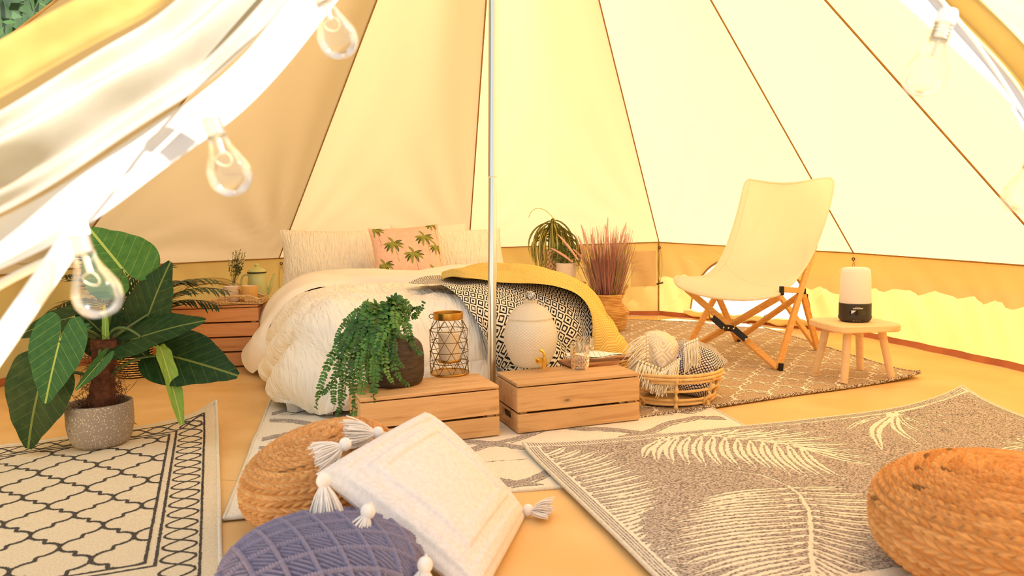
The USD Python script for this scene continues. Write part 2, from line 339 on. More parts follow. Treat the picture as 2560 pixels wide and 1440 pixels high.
# grey-brown leaf rug, front right
LFN, LINV = rugfn(gp(1308, 1128), [2.06, -.29], [2.35, -1.53], [.42, -1.93], 2.0, 1.2, .008, [(1, 0, .20, .085), (0, 0, .12, .02)], seed=4)
I = lambda *ps: [LINV(*p) for p in ps]
fr = []
def leaf2(b, e, w, bend=.06, dark=.0028):
    b, e = A(b), A(e); d = e-b; L = np.linalg.norm(d); n = A([-d[1], d[0]])/L; t = np.linspace(0, 1, 16)[:, None]; c = b+d*t+n*(bend*L*np.sin(np.pi*t)*np.sin(2.2*t+.4))
    hw = w*np.sin(np.pi*t**.85)**.75+.0006; g = Polygon(np.vstack([c+n*hw, (c-n*hw)[::-1]])).buffer(0)
    return g.difference(LineString(c[2:-1]).buffer(dark)) if w > .006 else g
def frond2(spine, tips, n, w, bend=.06, sw=.006):
    S_ = LineString(I(*spine)); out = [S_.buffer(sw)]
    for tp in tips:
        T_ = LineString(I(*tp))
        for i in range(n):
            q = (i+.5)/n; b = S_.interpolate(q, True).coords[0]; e = T_.interpolate(q, True).coords[0]; out.append(leaf2(b, e, w, bend))
    return unary_union(out)
fr.append(frond2([(1970, 1224), (2000, 1250), (2022, 1287), (2028, 1340), (2026, 1386), (2040, 1500)], [[(1730, 1262), (1690, 1290), (1650, 1325), (1640, 1370), (1640, 1405), (1680, 1450), (1780, 1500), (1900, 1560), (1990, 1600)], [(2110, 1222), (2245, 1278), (2240, 1310), (2215, 1350), (2200, 1400), (2190, 1440), (2150, 1510), (2110, 1560), (2060, 1600)]], 16, .0165, .05))
fr.append(LineString(I((1822, 1186), (1900, 1197), (1970, 1224))).buffer(.004))
fr.append(frond2([(1640, 1112), (1700, 1100), (1790, 1101), (1898, 1113), (1960, 1121), (2015, 1131)], [[(1592, 1152), (1640, 1165), (1690, 1172), (1745, 1176), (1795, 1180), (1844, 1184), (1911, 1185), (1970, 1198), (2046, 1211), (2140, 1216)], [(1610, 1095), (1720, 1078), (1808, 1074), (1880, 1077), (1952, 1079), (2005, 1077), (2085, 1089), (2150, 1114), (2226, 1160), (2235, 1195)]], 13, .019, .07))
fr.append(frond2([(1357, 1150), (1403, 1197), (1457, 1260), (1511, 1323), (1556, 1377), (1640, 1470)], [[(1394, 1129), (1457, 1132), (1529, 1137), (1592, 1177), (1655, 1215), (1660, 1251), (1637, 1278), (1615, 1310), (1620, 1350), (1640, 1400), (1700, 1470)]], 20, .0175, .05, .004))
nd = LINV(2236, 1047)
for tx, ty, w_ in ((2350, 1022, .006), (2410, 1036, .007), (2456, 1060, .008), (2447, 1084, .009), (2411, 1102, .010), (2357, 1116, .011), (2303, 1126, .018), (2204, 1136, .023), (2105, 1094, .011), (2132, 1083, .010), (2080, 1068, .009), (2160, 1053, .007), (2230, 1020, .005), (2290, 1016, .005)): fr.append(leaf2(nd, LINV(tx, ty), w_, .08))
fr.append(LineString(I((2255, 1200), (2310, 1192), (2355, 1182))).buffer(.004)); fr.append(leaf2(LINV(2350, 1184), LINV(2340, 1152), .016)); fr.append(leaf2(LINV(2400, 1160), LINV(2450, 1128), .014))
for tx, ty in ((2470, 1150), (2490, 1120), (2520, 1105), (2550, 1100)): fr.append(leaf2(LINV(2590, 1125), LINV(tx, ty), .014))
fr.append(frond2([(2560, 1300), (2500, 1380), (2420, 1500)], [[(2350, 1280), (2330, 1380), (2320, 1480)]], 9, .014))
inner = sbox(.05, .045, 1.95, 1.16)
cream = unary_union(fr).intersection(inner)
hatch = unary_union([sbox(.012+i*.0105, .004, .017+i*.0105, .036) for i in range(188)])
bl = unary_union([sbox(.008+i*.009, .045, .012+i*.009, 1.16) for i in range(4)]+[sbox(1.955+i*.009, .045, 1.959+i*.009, 1.16) for i in range(4)])
ground_ = inner.difference(cream)
LEAF = rug('leaf_rug', 'cream flatweave rug with taupe ground and palm leaf pattern at the front right', LFN, 2.0, 1.2, 'rug_cream', 'rug_binding', [('taupe_ground', jag(ground_), 'rug_taupe'), ('border_stripe', hatch.union(bl), 'rug_taupe')])
# trellis lattice
def trellis(sx, sy, cw, ch, lw, ox=0, oy=0):
    a_ = np.linspace(0, np.pi/2, 9); q1 = np.c_[-.25-.25*np.cos(a_), -.19*np.sin(a_)]; q = np.vstack([q1, (-.5-q1[::-1])*1.])
    cell = np.vstack([q, (q*[-1, 1])[::-1][1:], (q*[-1, -1])[1:], (q*[1, -1])[::-1][1:]])
    ls = []
    for i in range(-1, int(sx/cw)+2):
        for j in range(-1, 2*int(sy/ch)+4):
            ls.append(LineString(cell*[cw, ch]+[ox+(i+.5*(j % 2))*cw, oy+j*ch/2]))
    return unary_union(ls).buffer(lw/2, cap_style=2, join_style=2, mitre_limit=2)
TFN, TINV = rugfn([-2.50, -.70], [-1.19, -.235], [-.66, -1.72], [-1.97, -2.19], 1.39, 1.58, .0, [(1, 0, .13, .10), (.985, .3, .1, .012), (1, .55, .12, .02)], wav=.012, seed=9)
bi = [sbox(0, 0, 1.39, 1.58).buffer(-d) for d in (.0, .045, .052, .15, .158, .175, .183)]
rings_ = unary_union([bi[1].difference(bi[2]), bi[3].difference(bi[4]), bi[5].difference(bi[6])])
wv = []
for off, p0, L_, ax in ((.10, .045, 1.30, 0), (.10, .045, 1.49, 1), (1.29, .045, 1.49, 1)):
    for ph in (0, 1):
        s_ = np.linspace(.045, L_+.045, 220); w_ = off+.042*np.sin(2*np.pi*s_/.16+ph*np.pi)
        wv.append(LineString(np.c_[s_, w_] if ax == 0 else np.c_[w_, s_]).buffer(.0035))
lines = unary_union([trellis(1.39, 1.58, .18, .24, .0105).intersection(bi[6]), rings_, unary_union(wv).intersection(bi[1].difference(bi[4]))])
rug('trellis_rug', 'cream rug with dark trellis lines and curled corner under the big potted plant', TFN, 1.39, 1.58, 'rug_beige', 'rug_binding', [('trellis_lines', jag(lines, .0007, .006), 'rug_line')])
# diamond band rug under the crates and the bed
MFN, MINV = rugfn([-1.16, .62], [.83, .92], [1.10, -.98], [-.79, -1.32], 2.0, 1.85, .0, [(0, .6, .1, .012)], wav=.002, seed=2)
bands = []
for k in range(-4, 9):
    for sg in (1, -1):
        x = np.linspace(-.2, 2.2, 120); y = .1+k*.42+sg*.17*np.abs(((x/.62+.5*0) % 1)*2-1)*1.0
        y = y+.012*np.sin(x*23+k); bands.append(LineString(np.c_[x, y]).buffer(.017)); bands.append(LineString(np.c_[x, y+.032]).buffer(.0035))
        for i in range(6): bands.append(LineString([(i*.4+.05, .1+k*.42+.2), (i*.4+.22, .1+k*.42+.205)]).buffer(.002))
bd = unary_union(bands).intersection(sbox(.03, .03, 1.97, 1.82))
rug('diamond_band_rug', 'pale cream rug with faint grey zigzag bands beneath the two front crates', MFN, 2.0, 1.85, 'rug_cream', 'rug_binding', [('zigzag_band', jag(bd, .002, .012), 'rug_taupe')], th=.004)
# brown trellis rug below the chair
BFN, BINV = rugfn([.70, 2.95], [2.06, 2.36], [2.235, .335], [.62, -.33], 1.6, 2.4, .0, [(1, 1, .12, .025)], wav=.006, seed=7)
tl = unary_union([trellis(1.6, 2.4, .20, .26, .009), trellis(1.6, 2.4, .20, .26, .004, 0, .035)]).intersection(sbox(.02, .02, 1.58, 2.38))
rug('brown_trellis_rug', 'brown rug with cream trellis lattice under the canvas chair and the stool', BFN, 1.6, 2.4, 'rug_brown', 'rug_binding_dark', [('lattice_lines', jag(tl, .0022, .012), 'rug_cream')], th=.007, bw=.008)

# ================================================================ crates
def woodmat(name, c1, c2, c3, knots=True, stretch=(1.2, 16, 16), rough=.6):
    N = {'tc': ('texture_coordinate', {}), 'oi': ('object_info', {}), 'cx': ('combine_xyz', {}), 'off': ('math', dict(math_type='multiply', value2=37.)), 'add': ('mix', dict(mix_type='add', fac=1.)),
         'mp': ('mapping', dict(scale=stretch)), 'n': ('noise_texture', dict(scale=2.2, detail=3, roughness=.6, distortion=.6)), 'r': ('rgb_ramp', dict(ramp=[(.25, c1), (.5, c2), (.75, c3)])),
         'mr': ('map_range', dict(from_min=0, from_max=1, to_min=.84, to_max=1.14)), 'hv': ('hsv', {}), 'b': ('bump', dict(strength=.12, distance=.004)), 'p': ('principled_bsdf', dict(roughness=rough, specular_ior_level=.35)),
         'mk': ('mapping', dict(scale=(4.2, 10, 10))), 'vo': ('voronoi_texture', dict(scale=1., randomness=1)), 'kr': ('rgb_ramp', dict(ramp=[(0, (1, 1, 1)), (.055, (.9, .9, .9)), (.085, (.25, .25, .25)), (.16, (0, 0, 0))])), 'kc': ('color', dict(value=A(c3)*.42)), 'km': ('mix', {})}
    L = [('tc.object', 'add.color1'), ('oi.random', 'off.value1'), ('off.value', 'cx.x'), ('off.value', 'cx.y'), ('cx.vector', 'add.color2'), ('add.color', 'mp.vector'), ('mp.vector', 'n.vector'), ('n.fac', 'r.fac'), ('oi.random', 'mr.value'), ('mr.result', 'hv.value'),
         ('r.color', 'hv.color'), ('n.fac', 'b.height'), ('b.normal', 'p.normal')]
    if knots: L += [('add.color', 'mk.vector'), ('mk.vector', 'vo.vector'), ('vo.distance', 'kr.fac'), ('kr.color', 'km.fac'), ('hv.color', 'km.color1'), ('kc.color', 'km.color2'), ('km.color', 'p.base_color')]
    else: L += [('hv.color', 'p.base_color')]
    mat(name, N, L)
woodmat('pine', (.58, .32, .125), (.68, .41, .18), (.46, .225, .075))
woodmat('red_pine', (.58, .23, .08), (.66, .30, .11), (.44, .155, .05))
woodmat('amber_pine', (.62, .33, .12), (.70, .40, .16), (.50, .24, .08))
woodmat('board_wood', (.42, .19, .08), (.50, .24, .10), (.34, .14, .055), knots=False)
pbr('dark_gap', (.05, .025, .012), None, rough=.9)
def crate(name, label, loc, rz, w, d, h, m, n_top=3, n_side=2, hole=True, gap=.009, group=None):
    t = thing(name, label, 'crate', loc, rz, group); T = .014
    for i in range(n_top):
        b = d/n_top; obj('top_plank', rbox(w, b-.0025, T, (w/2, b*(i+.5), h-T/2), .0025), m, t, local=True)
    zs = np.linspace(0, h-T, n_side+1)
    if n_side == 2: zs = A([0, (h-T)*.44, h-T])
    for i in range(n_side):
        zc, hh = (zs[i]+zs[i+1])/2, zs[i+1]-zs[i]-gap
        for nm, y in (('front_slat', T/2), ('back_slat', d-T/2)): obj(nm, rbox(w, T, hh, (w/2, y, zc), .0025), m, t, local=True)
        for x in (T/2, w-T/2):
            if hole and i == n_side-2 or (hole and n_side == 2 and i == 0):
                g = sbox(T, -hh/2, d-T, hh/2).difference(LineString([(d/2-.035, hh*.18), (d/2+.035, hh*.18)]).buffer(.016))
                sl = slab(g, lambda a, b, q: np.stack([q, a, b+zc], -1), None, x-T/2, x+T/2); obj('end_slat', sl, m, t, smooth=30, local=True)
            else: obj('end_slat', rbox(T, d-2*T, hh, (x, d/2, zc), .0025), m, t, local=True)
    for x in (.032, w-.032):
        for y in (.032, d-.032): obj('corner_post', rbox(.03, .03, h-T-.002, (x, y, (h-T)/2+.001), .002), m, t, local=True)
    return t
CA = math.atan2(-.361+.522, .615-.1)
c2 = gp(1295, 1087, .005); c1r = gp(1250, 1090, .005); e1 = A([math.cos(CA), math.sin(CA), 0]); e2 = A([-e1[1], e1[0], 0]); CW, CD, CH = .545, .27, .205
CA1 = math.atan2(-.513+.691, .025+.487); ec = A([math.cos(CA1), math.sin(CA1), 0]); ec2 = A([-ec[1], ec[0], 0]); c1 = c1r-ec*CW
crate('wooden_crate', 'low pine crate carrying the fern vase and the wire lantern', c1, CA1, CW, CD, CH, 'pine')
crate('wooden_crate', 'low pine crate carrying the glass drinks dispenser and tumblers', c2, CA, CW, CD, CH, 'pine')
lc_r = gp(652, 914); LCA = math.radians(5); le = A([math.cos(LCA), math.sin(LCA), 0]); le2 = A([-le[1], le[0], 0]); LCW = .56
crate('wooden_crate', 'tall reddish slatted crate at the left of the bed under the wicker tray', lc_r-le*LCW, LCA, LCW, .36, .375, 'red_pine', n_top=3, n_side=4, hole=False)
# ================================================================ the bed
def uvmat(name, nodes, links, base, rough=.85, bump=None, sheen=0, bdist=.004, bstr=.4, transl=0, extra=None):
    """cloth whose colour/height come from maths on the mesh's uv"""
    matt = rough >= .8; bc = 'color' if matt else 'base_color'
    N = {'at': ('attribute', dict(attribute='st')), 'sx': ('separate_xyz', {}), 'p': ('diffuse_bsdf', {}) if matt else ('principled_bsdf', dict(roughness=rough, specular_ior_level=.15))}; N.update(nodes)
    L = [('at.vector', 'sx.vector')]+list(links)
    if isinstance(base, str): L.append((base, 'p.'+bc))
    else: N['p'][1][bc] = base
    if bump: N['b'] = ('bump', dict(strength=bstr, distance=bdist)); L += [(bump, 'b.height'), ('b.normal', 'p.normal')]
    return mat(name, N, L)
def crinkle(name, col, sx, sy, bstr=.55, bdist=.006):
    uvmat(name, {'m': ('mapping', dict(scale=(sx, sy, 1))), 'n': ('noise_texture', dict(scale=1, detail=1, roughness=.55, distortion=.6))}, [('at.vector', 'm.vector'), ('m.vector', 'n.vector')], col, bump='n.fac', bstr=bstr, bdist=bdist)
crinkle('duvet_crinkle', (.93, .87, .75), 70, 17, 1., .010); crinkle('pillow_crinkle', (.93, .87, .73), 85, 16, 1., .012); crinkle('sheet_smooth', (.93, .84, .71), 9, 6, .3, .01)
BO, BA = A([-.94, -.22]), math.radians(18); beu = A([math.cos(BA), math.sin(BA)]); bev = A([-beu[1], beu[0]])
MU0, MU1, MV0, MV1, BTOP, BR = .10, 1.60, .04, 1.98, .415, .24
def bedxy(u, v, z): return np.stack([BO[0]+u*beu[0]+v*bev[0], BO[1]+u*beu[1]+v*bev[1], z], -1)
def drape0(s, t, flare=.34):
    a0, a1, b0, b1 = MU0+BR, MU1-BR, MV0+BR, MV1
    cu, cv = np.clip(s, a0, a1), np.clip(t, b0, b1); du, dv = s-cu, t-cv; e0 = np.hypot(du, dv)+1e-9; e = np.minimum(e0, .565+.015*np.sin(np.arctan2(dv, du)*9))
    arc = BR*np.pi/2; ang = np.minimum(e, arc)/BR; ex = np.maximum(e-arc, 0)
    out, down = BR*np.sin(ang)+ex*flare, BR*(1-np.cos(ang))+ex*math.sqrt(1-flare**2)
    lim = BTOP-.018; over = np.maximum(down-lim, 0); down = np.minimum(down, lim); out = out+over*.8
    th = np.arctan2(dv, du); wave = np.clip((e-.1)/.3, 0, 1)*(.030*np.sin((s+t)*12+1)+.018*np.sin((s-t)*5+(s+t)*19))
    out = out+wave
    z = BTOP-down+.05*(fbm(np.stack([s*3.2, t*3.2, 0*s+5], -1), 2)-.4)*np.clip(1-ex/.3, 0.25, 1)
    return bedxy(cu+out*du/e0, cv+out*dv/e0, np.maximum(z, .012))
def drape(s, t, h=0., flare=.34):
    p = drape0(s, t, flare); d = .012
    n = nz(np.cross(drape0(s+d, t, flare)-drape0(s-d, t, flare), drape0(s, t+d, flare)-drape0(s, t-d, flare)))
    q = p+n*np.asarray(h)[..., None]; q[..., 2] = np.maximum(q[..., 2], .01); return q
def dsheet(S, T, H, flare=.34):
    nu, nv = S.shape; P = drape(S.ravel(), T.ravel(), H.ravel(), flare); return (P, gridf(nu, nv), np.stack([S.ravel(), T.ravel()], 1))
bedc = bedxy(A([.9]), A([1.]), A([0.]))[0]
bed = thing('bed', 'low double bed mattress wrapped under the crinkled cream duvet', 'bed', bedc)
pbr('mattress_cloth', (.82, .76, .64), None, rough=.9)
mt = rbox(MU1-MU0-.1, MV1-MV0-.06, BTOP-.08, ((MU0+MU1)/2, (MV0+MV1)/2+.02, (BTOP-.08)/2+.006), .04)
obj('mattress', (bedxy(mt[0][:, 0], mt[0][:, 1], mt[0][:, 2]), mt[1]), 'mattress_cloth', bed)
duv = thing('duvet', 'cream seersucker duvet spread over the bed and spilling to the floor', 'duvet', bedc)
S, T = np.meshgrid(np.linspace(-.20, 2.02, 400), np.linspace(-.27, 1.72, 300), indexing='ij')
n1 = fbm(np.stack([S*40+2*noise(np.stack([S*6, T*6, 0*S], -1)), T*14, 0*S], -1), 2, 3)-.5; n2 = fbm(np.stack([S*7, T*6, 0*S+9], -1), 2, 7)-.5
hem = np.minimum(np.minimum(S+.20, T+.27), 2.02-S); H = .02+.012*n1+.05*n2+.045*np.clip(hem/.05, 0, 1)**.5
obj('cover', dsheet(S, T, H), 'duvet_crinkle', duv)
S, T0 = np.meshgrid(np.linspace(-.19, 2.0, 200), np.linspace(0, 1, 60), indexing='ij')
lo_ = 1.0+.10*np.sin(S*3.1+.4)+.22*np.clip(S-1.0, 0, 2)-.04*np.sin(S*9); hi_ = 1.62+.12*np.clip(S-1, 0, 1)
T = lo_+(hi_-lo_)*T0; edge = np.sin(np.pi*np.clip(T0*1.0, 0, 1))**.35
H = .065+.07*edge+.02*(fbm(np.stack([S*4+T*3, T*5, 0*S+3], -1), 3, 2)-.5)+.008*np.sin(S*8+T*30)*edge
obj('turned_down_fold', dsheet(S, T, H, .42), 'sheet_smooth', duv, label='smooth cotton underside turned back at the head end')
# pillows
def pillow(c, right, up, w, h, th, n=60, ear=.045, pw=2.6, seed=0, wr=.006):
    right, up = nz(A(right)), A(up, float); up = nz(up-right*(up@right)); nn = nz(np.cross(right, up))
    x, y = np.meshgrid(np.linspace(-1, 1, n), np.linspace(-1, 1, n), indexing='ij')
    k = np.clip(1-np.abs(x)**pw, 0, 1)**.6*np.clip(1-np.abs(y)**pw, 0, 1)**.6
    X = x*(w/2)*(1-.06*(1-np.abs(y)**2)*np.abs(x)**3)*(1-ear*(1-y*y)*0); Y = y*(h/2)*(1-.09*(1-x*x)*np.abs(y)**3)
    d = wr*(fbm(np.stack([x*4+seed, y*4, 0*x], -1), 3, seed)-.5)*2*k**.5
    def side(sg):
        Z = sg*th/2*k+d; return (A(c)+X[..., None]*right+Y[..., None]*up+Z[..., None]*nn).reshape(-1, 3)
    f = gridf(n, n); v = np.vstack([side(1), side(-1)]); uv = np.stack([x.ravel()*w/2, y.ravel()*h/2], 1)
    def fn(px, py, hh):
        xx, yy = px/(w/2), py/(h/2); kk = np.clip(1-np.abs(xx)**pw, 0, 1)**.6*np.clip(1-np.abs(yy)**pw, 0, 1)**.6
        XX = px*(1-.06*(1-np.abs(yy)**2)*np.abs(xx)**3); YY = py*(1-.09*(1-xx*xx)*np.abs(yy)**3)
        Z = th/2*kk+wr*(fbm(np.stack([xx*4+seed, yy*4, 0*xx], -1), 3, seed)-.5)*2*kk**.5
        return A(c)+XX[..., None]*right+YY[..., None]*up+(Z+hh)[..., None]*nn
    return (v, np.vstack([f, f[:, ::-1]+n*n]), np.vstack([uv, uv])), fn
R3 = A([*beu, 0]); B3 = A([*bev, 0]); UPT = B3*.42+A([0, 0, .9])
def bedding(name, label, cat, px, py, y, w, h, th, m, roll=0., up=UPT, seed=0, group=None, yaw=0.):
    c = at(px, py, y); r = R3*math.cos(roll)+nz(up)*math.sin(roll)+B3*yaw
    q, fn = pillow(c, r, up, w, h, th, seed=seed); t = thing(name, label, cat, [c[0], c[1], c[2]-h*.45], 0, group); obj('pillowcase', q, m, t, smooth=True); return t, fn
bedding('pillow', 'cream crinkled pillow propped at the left end of the bed head', 'pillow', 838, 648, 1.90, .74, .46, .20, 'pillow_crinkle', seed=1, roll=-.03)
bedding('pillow', 'cream crinkled pillow propped at the right end of the bed head, behind the pole', 'pillow', 1150, 640, 2.13, .70, .44, .20, 'pillow_crinkle', seed=2)
bedding('pillow', 'plain cream pillow whose top corner peeks out behind the palm print cushion', 'pillow', 1080, 628, 2.32, .60, .46, .12, 'sheet_smooth', seed=3)
pbr('pink_linen', (.86, .52, .38), (.90, .58, .44), scale=50, rough=.9, spec=.1, bump=.15, bscale=300)
pbr('palm_dark', (.055, .085, .03), (.10, .13, .04), scale=30, rough=.9, spec=.05); pbr('palm_light', (.30, .31, .06), None, rough=.9, spec=.05); pbr('palm_trunk', (.52, .33, .15), None, rough=.9, spec=.05)
pt, pfn = bedding('palm_print_cushion', 'pink square cushion printed with green palm trees leaning on the pillows', 'cushion', 1020, 632, 1.68, .49, .40, .15, 'pink_linen', roll=.05, seed=4)
dk, lt, tk = [], [], []
for cx, cy, s in ((-.105, .04, .1), (.115, .075, .1), (.02, -.045, .1), (-.185, -.10, .09), (.195, .0, .085), (-.205, .17, .09), (.20, .19, .085), (-.07, -.20, .1), (.15, -.18, .1)):
    for k, (a_, l_) in enumerate(((1.62, .62), (.78, .62), (.3, .66), (-.12, .66), (-.75, .6), (-1.25, .0), (2.62, .66), (3.05, .66), (3.45, .66), (4.05, .62))):
        if l_ == 0: continue
        g = leaflet((cx, cy), a_, l_*s*1.1, .0075*s/.1, -.9 if math.cos(a_) > 0 else .9, slit=False); (dk if k % 3 else lt).append(g)
        (lt if k % 3 else dk).append(leaflet((cx, cy), a_+.05, l_*s*.9, .0022*s/.1, -.9 if math.cos(a_) > 0 else .9, slit=False))
    tk.append(LineString([(cx, cy), (cx+.012, cy-.05), (cx+.02, cy-.125)]).buffer(.0016))
cl = sbox(-.222, -.192, .222, .192)
for nm, gs, m, e in (('palm_trunk_print', tk, 'palm_trunk', .0008), ('palm_leaf_print', dk, 'palm_dark', .0012), ('palm_leaf_print', lt, 'palm_light', .0018)):
    obj(nm, decal(unary_union(gs).intersection(cl), pfn, .012, e), m, pt, smooth=True, kind='stuff')
# throws
def mathn(op, **k): return ('math', dict(math_type=op, **k))
def diamonds(name, dark, light, per, rings=2.5, skew=1., thresh=.5, noise_s=0, rough=.95):
    """concentric diamonds: |frac(u)-.5|+|frac(v)-.5| in rings"""
    N = {'us': mathn('multiply', value2=1/per), 'vs': mathn('multiply', value2=1/(per*skew)), 'uf': mathn('pingpong', value2=.5), 'vf': mathn('pingpong', value2=.5), 'ad': mathn('add'), 'mu': mathn('multiply', value2=rings), 'fr': mathn('fraction'), 'gt': mathn('greater_than', value2=thresh),
         'nz': ('noise_texture', dict(scale=240, detail=1)), 'na': mathn('multiply_add', value2=.5, value3=-.25), 'ad2': mathn('add'), 'mx': ('mix', dict(color1=dark, color2=light))}
    L = [('sx.x', 'us.value1'), ('sx.y', 'vs.value1'), ('us.value', 'uf.value1'), ('vs.value', 'vf.value1'), ('uf.value', 'ad.value1'), ('vf.value', 'ad.value2'), ('ad.value', 'mu.value1'), ('at.vector', 'nz.vector'), ('nz.fac', 'na.value1'), ('mu.value', 'ad2.value1'), ('na.value', 'ad2.value2'), ('ad2.value', 'fr.value1'), ('fr.value', 'gt.value1'), ('gt.value', 'mx.fac')]
    uvmat(name, N, L, 'mx.color', bump='gt.value', bstr=.5, bdist=.002, rough=rough)
diamonds('throw_black_white', (.025, .022, .02), (.84, .77, .63), .043, 3.0, 1.3, .42)
def tassels(pts, dirs, L, n=7, r=.0016, sp=.012, seed=0, sag=.4, floor=.008):
    g = np.random.default_rng(seed); out = []
    for p, d in zip(pts, dirs):
        d = nz(d); kn = p+d*.012; out.append(tube([p, kn], [.004, .006], 6))
        for _ in range(n):
            e = kn+d*L*(.8+.4*g.random())+g.normal(0, sp, 3)+A([0, 0, -L*sag]); m = (kn+e)/2+g.normal(0, sp*.5, 3)+A([0, 0, L*.1])
            q = bez(kn, m, e, n=6); q[:, 2] = np.maximum(q[:, 2], floor+g.random()*.006); out.append(tube(q, [r*1.3, r*1.3, r*1.2, r, r, r*.8], 5))
    return join(out)
pbr('fringe', (.92, .84, .66), (.84, .74, .55), scale=40, rough=.95, spec=.1)
bw = thing('patterned_throw', 'black and white diamond woven throw spread across the foot of the bed', 'blanket', bedc)
U, V = np.meshgrid(np.linspace(0, 1, 110), np.linspace(0, 1, 130), indexing='ij')
q = [A([.72, .66]), A([1.92, 1.30]), A([2.30, .05]), A([1.02, -.30])]
ST2 = [q[0][k]*(1-U)*(1-V)+q[1][k]*U*(1-V)+q[2][k]*U*V+q[3][k]*(1-U)*V for k in (0, 1)]
Sx = ST2[0]+.03*np.sin(V*9+1)*(1-U); Tx = ST2[1]+.035*np.sin(U*11)*(1-V)
H = .118+.012*np.sin(U*19+V*5)*np.clip(V, .2, 1)+.012*(fbm(np.stack([U*7, V*6, 0*U+1], -1), 3, 4)-.5)-.008*np.exp(-U/.03)
bwm = dsheet(Sx, Tx, H, .40); bwm = (bwm[0], bwm[1], np.stack([U.ravel()*1.35, V.ravel()*1.35], 1))
obj('cloth', bwm, 'throw_black_white', bw)
P = bwm[0].reshape(110, 130, 3); ed = P[2:-2:4, -1]; obj('fringe', tassels(ed, nz(P[2:-2:4, -1]-P[2:-2:4, -6]), .075, 6, .0018, seed=3), 'fringe', bw, smooth=True, kind='stuff')
# herringbone: v of each column is mirrored
uvmat('throw_yellow', {'us': mathn('multiply', value2=1/.026), 'uf': mathn('pingpong', value2=.5), 'k': mathn('multiply', value2=.026), 'ad': mathn('add'), 'w': mathn('multiply', value2=2*np.pi/.0105), 'sn': mathn('sine'), 'r': ('rgb_ramp', dict(ramp=[(0, (.74, .46, .09)), (.6, (.86, .62, .20))])), 'mr': ('map_range', dict(from_min=-1, from_max=1))},
      [('sx.x', 'us.value1'), ('us.value', 'uf.value1'), ('uf.value', 'k.value1'), ('k.value', 'ad.value1'), ('sx.y', 'ad.value2'), ('ad.value', 'w.value1'), ('w.value', 'sn.value1'), ('sn.value', 'mr.value'), ('mr.result', 'r.fac')], 'r.color', bump='mr.result', bstr=.7, bdist=.003)
yt = thing('yellow_throw', 'mustard yellow herringbone throw trailing across the bed foot to the floor', 'blanket', bedc)
up_ = bez((.98, .84), (1.2, .84), (1.45, .84), (1.78, .72), (2.02, .42), (2.16, .12), n=130); lo2 = bez((.88, .47), (1.05, .23), (1.28, .13), (1.47, .06), (1.62, -.10), (1.74, -.30), n=130)
V = np.linspace(0, 1, 60)[None, :, None]; Q = lo2[:, None]*(1-V)+up_[:, None]*V; U2 = np.linspace(0, 1, 130)[:, None]; V2 = V[..., 0]
H = .158-.03*np.exp(-U2/.05)+.02*np.sin(V2*14+U2*4)*np.clip(.25+U2, 0, 1)+.02*np.sin(V2*25-U2*9)+.012*np.sin(V2*6+U2*17)
ym = dsheet(Q[..., 0], Q[..., 1], H+0*U2+.015*U2, .46); ym = (ym[0], ym[1], np.stack([(V2*.62+0*U2).ravel(), (U2*1.55+0*V2).ravel()], 1))
obj('cloth', ym, 'throw_yellow', yt)

# ================================================================ poufs and the white cushion
mat('jute', {'at': ('attribute', dict(attribute='tint')), 'n': ('noise_texture', dict(scale=350, detail=2)), 'tc': ('texture_coordinate', {}), 'b': ('bump', dict(strength=.5, distance=.003)), 'p': ('diffuse_bsdf', {})}, [('at.color', 'p.color'), ('tc.object', 'n.vector'), ('n.fac', 'b.height'), ('b.normal', 'p.normal')])
MATS['macrame'] = MATS['jute']
def pouf_prof(r, h, p=2.6, n=900):
    t = np.linspace(np.pi/2, -np.pi/2, n); c, s = np.cos(t), np.sin(t)
    q = np.stack([r*np.abs(c)**(2/p), h/2+h/2*np.sign(s)*np.abs(s)**(2/p)], 1)
    d = np.r_[0, np.cumsum(np.linalg.norm(np.diff(q, axis=0), axis=1))]; return q, d
def revolve_disp(r, h, p, na, nt, disp, tilt=(0, 0), c=(0, 0, 0)):
    q, d = pouf_prof(r, h, p); s = np.linspace(0, d[-1], na); R = np.interp(s, d, q[:, 0]); Z = np.interp(s, d, q[:, 1])
    nr, nzz = np.gradient(Z, s), -np.gradient(R, s); ln = np.hypot(nr, nzz); nr, nzz = -nr/ln, -nzz/ln
    th = np.linspace(0, 2*np.pi, nt, endpoint=False); S_, TH = np.meshgrid(s, th, indexing='ij')
    D, C = disp(S_, TH, R[:, None]+0*TH, d[-1]); rr = np.maximum(R[:, None]+nr[:, None]*D, 0); zz = Z[:, None]+nzz[:, None]*D
    P_ = np.stack([rr*np.cos(TH), rr*np.sin(TH), zz], -1).reshape(-1, 3)
    ax, ay = tilt; P_[:, 2] += (ax*P_[:, 0]+ay*P_[:, 1])*np.clip(P_[:, 2]/h, 0, 1)
    P_[:, 2] = np.maximum(P_[:, 2], .0); f = gridf(na, nt, False, True)[:, ::-1]
    return (P_+A(c), f), C.reshape(-1, 3)
